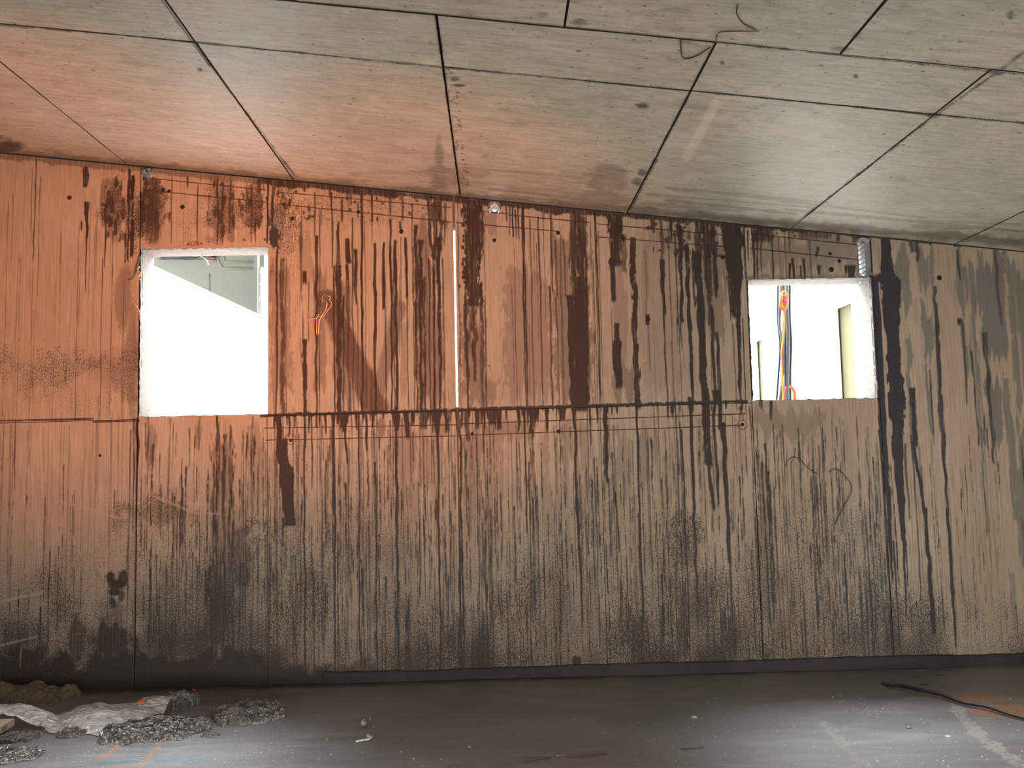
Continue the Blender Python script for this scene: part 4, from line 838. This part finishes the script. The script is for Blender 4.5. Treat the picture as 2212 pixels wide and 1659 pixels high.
# riser cables hanging in front of that house
def cable(pxs, r, m, lab, y=1.0, grp='riser cables outside the right opening', n=6):
    r = r*1.25; P = [wallp(*q, y=y) for q in pxs]; P += [Vector((P[-1].x+.01*math.sin(r*999), y-.01, 1.603))]; return tag(tube_obj('riser_cable', spline(P, n), r, m, base=P[-1], sides=8), lab, 'cable', grp)
cable([(1687,560),(1687,640),(1684,700),(1690,760),(1686,900)], .0085, M_GREYCABLE, 'grey cable at the left of the hanging bundle', 1.02)
cable([(1693,560),(1693,650),(1694,720),(1691,790),(1684,900)], .0085, M_BLACKCABLE, 'black cable crossing behind the bundle', 1.06)
cable([(1700,560),(1700,660),(1703,730),(1701,800),(1702,900)], .012, M_GREYCABLE, 'thick grey cable at the right of the bundle', 1.0)
cable([(1697,640),(1699,700),(1696,760),(1697,820),(1696,900)], .010, M_BLACKCABLE, 'straight black cable in the bundle', 1.04)
cable([(1706,600),(1706,680),(1709,740),(1707,810),(1708,900)], .008, M_BLACKCABLE, 'outer black cable at the right of the bundle', 1.05)
cable([(1681,600),(1680,690),(1685,750),(1680,830),(1676,900)], .007, M_BLACKCABLE, 'outer black cable at the left of the bundle', 1.07)
cable([(1684,660),(1683,700),(1689,740),(1692,800),(1680,900)], .007, M_GREYCABLE, 'thin grey cable bowing left', 0.99)
cable([(1690,560),(1690,620),(1695,650),(1691,720),(1690,800),(1697,900)], .0045, M_REDCABLE, 'thin red cable within the bundle', .97)
cable([(1688,640),(1694,690),(1691,740),(1688,780)], .005, M_YELCABLE, 'thin yellow cable within the bundle', .96)
coil = thing('cable_coil', 'coil of orange and yellow cable tied to the hanging bundle', 'cable', wallp(1693, 650, .95))
for k, (cx_, cy_, rx, ry, m) in enumerate([(1693,648,8,19,M_ORANGE),(1695,650,7,20,M_YELCABLE),(1692,654,6,16,M_ORANGE),(1694,646,8.5,17,M_YELCABLE),(1691,658,6,12,M_REDCABLE)]):
    tube_obj('loop', [wallp(cx_+rx*math.cos(a), cy_+ry*math.sin(a), y=.95-.012*k) for a in np.linspace(0, 6.3, 26)], .0055, m, coil, 6)
cable([(1707,833),(1715,845),(1717,858),(1716,890)], .010, M_ORANGE, 'orange cable end curling up at the sill', .9, 'cable ends near the sill')
cable([(1698,835),(1696,850),(1693,890)], .007, M_REDCABLE, 'red cable end near the sill', .9, 'cable ends near the sill')
# black loop of cable in the small round hole
p = Vector((-2.538, -.012, 3.735))
lp = thing('cable_loop', 'thin black cable looped in the small round hole', 'cable', p)
tube_obj('loop', spline([p+Vector(v) for v in [(-.02,.0,.05),(-.012,-.02,.03),(.0,-.03,.004),(.02,-.03,-.006),(.038,-.02,.008),(.03,-.012,.034),(.004,-.01,.04),(-.012,.03,.02)]], 5), .0032, M_BLACKCABLE, lp, 6)
tube_obj('tail', spline([p+Vector(v) for v in [(-.034,-.004,.05),(-.032,-.01,.02),(-.022,-.012,.008)]], 4), .0025, M_BLACKCABLE, lp, 6)
# hexagonal pipe socket in the middle hole
hs = thing('pipe_socket', 'white hexagonal socket inside the round hole under the ceiling', 'pipe', (0.032, .06, 3.428))
bm = bmesh.new(); bmesh.ops.create_cone(bm, cap_ends=False, segments=6, radius1=.036, radius2=.030, depth=.10)
bmesh.ops.solidify(bm, geom=list(bm.faces), thickness=.006)
for v in bm.verts: v.co = Vector((v.co.x, v.co.z, v.co.y))+Vector((.032, .09, 3.436))
bm_obj('hex_body', bm, M_WHITE, hs)

# ------------------------------------------------------------------ things on wall and ceiling
def wire_wall(pxs, r, lab, m=None, name='bent_wire'):
    P = spline([wallp(*q, y=-.012-.01*math.sin(i*1.7)) for i, q in enumerate(pxs)], 6); return tag(tube_obj(name, P, r, m or M_RUSTWIRE, base=P[0], sides=6), lab, 'wire')
wire_wall([(1697,1008),(1700,998),(1712,988),(1728,992),(1744,1010),(1766,1024)], .0026, 'rusty wire arching on the wall below the right opening')
wire_wall([(1718,968),(1716,985),(1710,1000)], .002, 'short rusty wire end above the arched wire')
wire_wall([(1791,1021),(1800,1014),(1815,1018),(1836,1042),(1838,1066),(1822,1095),(1803,1134)], .003, 'long rusty wire hook on the wall right of the arched wire')
wire_wall([(286,648),(293,658),(301,672),(302,690)], .0022, 'pale wire sticking out left of the left opening', M_TAPE)
wire_wall([(1664,526),(1668,527),(1669,540),(1670,604)], .0022, 'thin dark wire bent down above the right opening')
tp = thing('peeled_tape', 'pale peeled tape loop on the wall right of the left opening', 'tape', wallp(700, 660, -.01))
for pts, w in [([(688,722),(689,700),(691,690),(697,680),(704,668),(706,655),(703,650)],3.2), ([(664,692),(672,688),(684,687),(690,678)],2.0), ([(690,684),(700,683),(705,674),(713,664),(717,656),(712,648),(714,640),(708,640)],2.6), ([(696,652),(697,640),(705,636),(713,642)],1.2), ([(684,722),(684,690),(684,680)],2)]:
    tube_obj('tape_strand', spline([wallp(*q, y=-.010-.004*(i % 2)) for i, q in enumerate(pts)], 4), w*.0030*.6, M_TAPE, tp, 6, flat=.5)
st = thing('torn_strip', 'torn dark strip of form lining left of the left opening', 'scrap', wallp(296, 600, -.01))
P = [wallp(*q, y=-.012-.012*i) for i, q in enumerate([(302,552),(297,570),(291,590),(284,602),(276,603)])]
tube_obj('lining_strip', spline(P, 4), .010, M_STICK, st, 7, flat=.35); tube_obj('fibre_tuft', spline([wallp(*q, y=-.015) for q in [(302,575),(297,583),(304,590),(299,600),(305,606)]], 4), .007, M_TAPE, st, 6, flat=.5)
tag(st, 'torn dark strip of form lining left of the left opening', 'scrap')
def wire_ceil(pxs, r, lab):
    P = spline([ceilp(*q, off=.007+.004*math.sin(i*2)) for i, q in enumerate(pxs)], 6); return tag(tube_obj('bent_wire', P, r, M_RUSTWIRE, base=P[0], sides=6), lab, 'wire')
wire_ceil([(1593,10),(1592,30),(1605,50),(1632,64)], .0028, 'rusty tie wire curving down the soffit near the top edge')
wire_ceil([(1546,88),(1552,72),(1570,68),(1640,67)], .0024, 'straight rusty tie wire along the soffit joint')
sc_ = wire_ceil([(1470,85),(1473,120),(1484,127),(1510,118),(1534,102)], .0032, 'hooked wire pressed into the soffit by the joint crossing')

# ------------------------------------------------------------------ things on the floor
def mound(name, lab, cat, cpx, half_w, half_d, hgt, mat, grain=.012, n=64, rot=0.0, group=None, seed=1, flat=.5):
    c = floorp(*cpx); r = np.random.RandomState(seed); n = int(n*2.6); nx, ny = n, max(40, int(n*half_d/half_w*1.2))
    u, v = np.meshgrid(np.linspace(-1, 1, nx), np.linspace(-1, 1, ny))
    e = 1-np.sqrt(u**2+v**2)+(vnoise(ny, nx, 17, 17, seed+3)-.5)*.45+(vnoise(ny, nx, 5, 5, seed+7)-.5)*.3
    e = np.minimum(e, (1-np.maximum(np.abs(u), np.abs(v)))*3-.06)
    b = np.clip(e/flat, 0, 1); z = hgt*(b**.6)*(.6+.7*vnoise(ny, nx, 23, 23, seed+4))
    g = (vnoise(ny, nx, 1.6, 1.6, seed+5)*.55+vnoise(ny, nx, 4.5, 4.5, seed+6)*.45-.45)*grain*1.5*np.clip(e*5, 0, 1)
    z = np.where(e > 0.02, z+np.maximum(g, -.4*z), -.02)
    X = u*half_w*1.15; Y = v*half_d*1.15; jit = (r.rand(ny, nx, 2)-.5)*half_w*2/nx*.7
    sw_ = np.clip(e*6, 0, 1)*grain*2.2; X = X+jit[..., 0]+(vnoise(ny, nx, 1.8, 1.8, seed+11)-.5)*sw_; Y = Y+jit[..., 1]+(vnoise(ny, nx, 1.8, 1.8, seed+12)-.5)*sw_; cr, sr = math.cos(rot), math.sin(rot)
    Vv = np.stack([(X*cr-Y*sr).ravel(), (X*sr+Y*cr).ravel(), z.ravel()], 1)
    o = np_grid_obj(name, Vv, nx, ny, mat, smooth=False); o.location = (c.x, c.y, .004)
    return tag(o, lab, cat, group)
GM = 'dark mortar heaps on the wet floor'
mound('mortar_heap', 'long dark mortar heap at the right end of the plastic film', 'mortar', (338,1583), .275, .19, .05, M_MORTAR, .016, 90, .25, GM, 61)
mound('mortar_heap', 'flat dark mortar heap standing alone right of the plastic film', 'mortar', (537,1545), .19, .21, .05, M_MORTAR, .014, 80, .45, GM, 62)
mound('mortar_heap', 'small mortar heap peeping from under the far corner of the film', 'mortar', (388,1524), .11, .13, .065, M_MORTAR, .014, 50, .2, GM, 63)
mound('mortar_heap', 'grainy mortar heap beside the printed board', 'mortar', (30,1597), .13, .085, .018, M_MORTAR, .014, 56, .2, GM, 64)
mound('mortar_heap', 'nearest mortar heap in the lower left corner', 'mortar', (15,1637), .16, .10, .035, M_MORTAR, .015, 64, .1, GM, 65)
mound('mortar_heap', 'little mortar heap under the front edge of the film', 'mortar', (155,1588), .075, .05, .03, M_MORTAR, .012, 36, 0, GM, 66)
mound('mortar_heap', 'tiny mortar crumbs in front of the lone flat heap', 'mortar', (455,1590), .05, .03, .014, M_MORTAR, .008, 30, 0, GM, 67)
mound('mud_heap', 'low brown mud heap against the wall at far left', 'mud', (55,1508), .34, .12, .10, M_MUD, .004, 60, 0, None, 68, .8)
# plank with printed edge
bw = floorp(40, 1566); ang = math.radians(40)
brd = thing('printed_board', 'grey board with printed edge under the film at left', 'board', (bw.x, bw.y, 0))
# far corner at the bright tip, running back to the lower left
tip = floorp(31, 1578); near = floorp(-26, 1612); d = (near-tip); d.z = 0; d.normalize(); nrm = Vector((-d.y, d.x, 0))
if nrm.x > 0: nrm = -nrm
Lb, Wb, Hb, z0 = .95, .42, .040, .030
def bp(a, b, z): return tip+d*a+nrm*b+Vector((0, 0, z))
V = [bp(0,0,z0), bp(Lb,0,z0), bp(Lb,Wb,z0), bp(0,Wb,z0), bp(0,0,z0+Hb), bp(Lb,0,z0+Hb), bp(Lb,Wb,z0+Hb), bp(0,Wb,z0+Hb)]
mesh_obj('board_face', V[:], [(4,5,6,7),(0,3,2,1)], M_BOARD, brd); mesh_obj('board_edge', V[:], [(0,1,5,4),(1,2,6,5),(2,3,7,6),(3,0,4,7)], M_BOARDEDGE, brd)
mesh_obj('batten', [bp(.1,.02,0), bp(.8,.02,0), bp(.8,.3,0), bp(.1,.3,0), bp(.1,.02,z0), bp(.8,.02,z0), bp(.8,.3,z0), bp(.1,.3,z0)], [(4,5,6,7),(0,3,2,1),(0,1,5,4),(1,2,6,5),(2,3,7,6),(3,0,4,7)], M_BOARDEDGE, brd)
ex = -d; o_ = bp(.125, -.0012, z0+.008); zx = -nrm
Mt = Matrix(((ex.x, 0, zx.x, o_.x), (ex.y, 0, zx.y, o_.y), (ex.z, 1, zx.z, o_.z), (0, 0, 0, 1)))
text_obj('edge_print', 'ICISY', .030, M_INK, Mt, brd)
# crumpled clear plastic film thrown over board and mortar
def film():
    front = [floorp(*q) for q in [(-40,1556),(0,1553),(22,1552),(45,1562),(80,1572),(105,1583),(140,1579),(165,1578),(195,1585),(235,1588),(270,1575),(320,1552),(356,1540)]]
    back = [floorp(*q) for q in [(-50,1535),(0,1533),(45,1530),(80,1534),(110,1547),(125,1545),(150,1538),(175,1527),(215,1524),(255,1524),(290,1518),(330,1506),(380,1504)]]
    hf = [.09,.09,.085,.05,.018,.010,.012,.022,.012,.012,.028,.03,.03]; hb = [.10,.105,.11,.09,.06,.02,.03,.06,.085,.06,.045,.07,.075]
    def cor(P, h):
        u, v = to_px(np.array([P[:]])); return floorp(float(u[0]), float(v[0])+h*270)
    front = [cor(p, h) for p, h in zip(front, hf)]; back = [cor(p, h) for p, h in zip(back, hb)]
    A_ = spline(front, 18); B_ = spline(back, 18); n = len(A_); ny = 70
    hA = np.interp(np.linspace(0, 12, n), range(13), hf); hB = np.interp(np.linspace(0, 12, n), range(13), hb)
    W1 = vnoise(ny, n, 13, 11, 71); W2 = vnoise(ny, n, 5, 4, 72); W3 = np.abs(vnoise(ny, n, 9, 5, 73)-.5)*2; W4 = np.abs(vnoise(ny, n, 4, 7, 74)-.5)*2; V = []
    for j in range(ny):
        t = j/(ny-1)
        for i in range(n):
            p = A_[i].lerp(B_[i], t); z = hA[i]*(1-t)+hB[i]*t + .025*math.sin(t*math.pi)
            V.append((p.x+.01*(W1[j, i]-.5), p.y+.03*(W1[j, i]-.5), max(.006, z+.014*(W1[j, i]-.5)-.007*W3[j, i]-.003*W4[j, i])))
    Fc = [[j*n+i, j*n+i+1, (j+1)*n+i+1, (j+1)*n+i] for j in range(ny-1) for i in range(n-1)]
    return mesh_obj('plastic_film', V, Fc, M_FILM, None, True, floorp(160, 1560))
tag(film(), 'crumpled clear plastic film lying across board and mortar', 'plastic sheet')
def pebble(name, px, size, mat, lab, cat, z=0, group=None, sc=(1, 1, .7), sub=2, jit=.25):
    c = floorp(*px); c.z = z; bm = bmesh.new(); bmesh.ops.create_icosphere(bm, subdivisions=sub, radius=size)
    for v in bm.verts:
        k = 1+random.uniform(-jit, jit); v.co = Vector((v.co.x*sc[0]*k, v.co.y*sc[1]*k, v.co.z*sc[2]*k+size*sc[2]*.8))+c
    return tag(bm_obj(name, bm, mat, None, False, c), lab, cat, group)
pl = thing('wall_plug', 'orange plastic plug lying on the film', 'plug', floorp(303, 1543)+Vector((0, 0, .062)))
P0 = floorp(298, 1543)+Vector((0, 0, .066)); P1 = floorp(306, 1540)+Vector((0, 0, .070))
tube_obj('plug_body', [P0, P0.lerp(P1, .4), P1], [.006, .0085, .0085], M_PLUG, pl, 8); tube_obj('plug_collar', [P1, P1+(P1-P0)*.18], .0115, M_PLUG, pl, 8)
pebble('wall_plug', (419,1492), .008, M_PLUG, 'tiny orange plug alone near the foot of the wall', 'plug', sc=(1.4,1,.8), jit=.1)
# black rubber strip running in from the right
P = [floorp(*q)+Vector((0, 0, h)) for q, h in [((1905,1478),.008),((1920,1484),.012),((1950,1489),.02),((1985,1498),.024),((2030,1507),.022),((2075,1522),.016),((2130,1533),.018),((2180,1548),.014),((2260,1568),.012)]]
tag(tube_obj('rubber_strip', spline(P, 5), [.006]*4+[.013]*6+[.017]*10+[.014]*10+[.012]*11, M_RUBBER, base=P[3], sides=7, flat=.75), 'long black rubber strip running in from the right edge', 'strip')
# small debris
pebble('mortar_clod', (786,1571), .022, M_MORTAR, 'dark pointed clod, farther one of the central debris', 'debris', sc=(1,.8,1.3), jit=.35, sub=1)
pebble('mortar_clod', (797,1596), .016, M_MORTAR, 'dark round clod at the head of the folded scrap', 'debris', sc=(1.2,.8,1.1), jit=.3, sub=1)
P = [floorp(*q)+Vector((0, 0, .008)) for q in [(770,1605),(782,1602),(796,1600),(803,1593)]]
tag(tube_obj('film_scrap', spline(P, 4), .011, M_FILM, base=P[0], sides=7, flat=.5), 'small folded plastic scrap on the central floor', 'scrap')
pebble('mortar_clod', (1962,1573), .012, M_MORTAR, 'single black clod on the pale right floor', 'debris', sc=(1.2,.8,1), jit=.3, sub=1)
pebble('mortar_clod', (1208,1634), .014, M_MORTAR, 'flat dark clod at the end of a floor crack', 'debris', sc=(2,.8,.5), jit=.3, sub=1)
pebble('stone_chip', (1500,1551), .016, M_CHIP, 'pale flat chip alone on the right of centre', 'debris', sc=(1.2,.7,.5), jit=.35, sub=1)
pebble('stone_chip', (2045,1592), .014, M_CHIP, 'pale chip on the bright right floor', 'debris', sc=(1.3,.7,.4), jit=.35, sub=1)
for pxs, lab in [([(1130,1645),(1160,1641),(1190,1638)], 'thin dark splinter, left one at the front edge'), ([(1225,1637),(1270,1633),(1312,1630)], 'thin dark splinter beside the flat clod'), ([(1472,1620),(1500,1619),(1520,1617)], 'short dark splinter right of centre'), ([(968,1658),(1000,1659)], 'dark splinter at the bottom edge'), ([(203,1545),(212,1549),(222,1553)], 'dark splinter lying on the plastic film')]:
    h = .06 if 'film' in lab else .005
    P = [floorp(*q)+Vector((0, 0, h)) for q in pxs]; tag(tube_obj('wood_splinter', P, .004, M_STICK, base=P[0], sides=6), lab, 'splinter', 'splinters on the floor')
# loose wet grit: uncountable
V, Fc = [], []
for k in range(620):
    z_ = rs.rand()
    if z_ < .35: q = (rs.uniform(1480, 2212), rs.uniform(1500, 1659))
    elif z_ < .75: q = (rs.uniform(60, 640), rs.uniform(1575, 1659))
    elif z_ < .85: q = (rs.normal(1895, 40), rs.normal(1535, 8))
    else: q = (rs.uniform(640, 1480), rs.uniform(1540, 1659))
    c = floorp(*q); s = rs.uniform(.002, .0052); n0 = len(V)
    for (a, b, e) in ((1,0,0),(-1,0,0),(0,1,0),(0,-1,0),(0,0,1),(0,0,-.4)): V.append((c.x+a*s*rs.uniform(.7,1.5), c.y+b*s*rs.uniform(.6,1.2), .003+e*s*rs.uniform(.6,1)))
    for f in ((0,2,4),(2,1,4),(1,3,4),(3,0,4),(2,0,5),(1,2,5),(3,1,5),(0,3,5)): Fc.append([n0+i for i in f])
gr = tag(mesh_obj('floor_grit', V, Fc, M_CHIP), 'loose pale grit scattered over the wet floor', 'grit'); gr['kind'] = 'stuff'
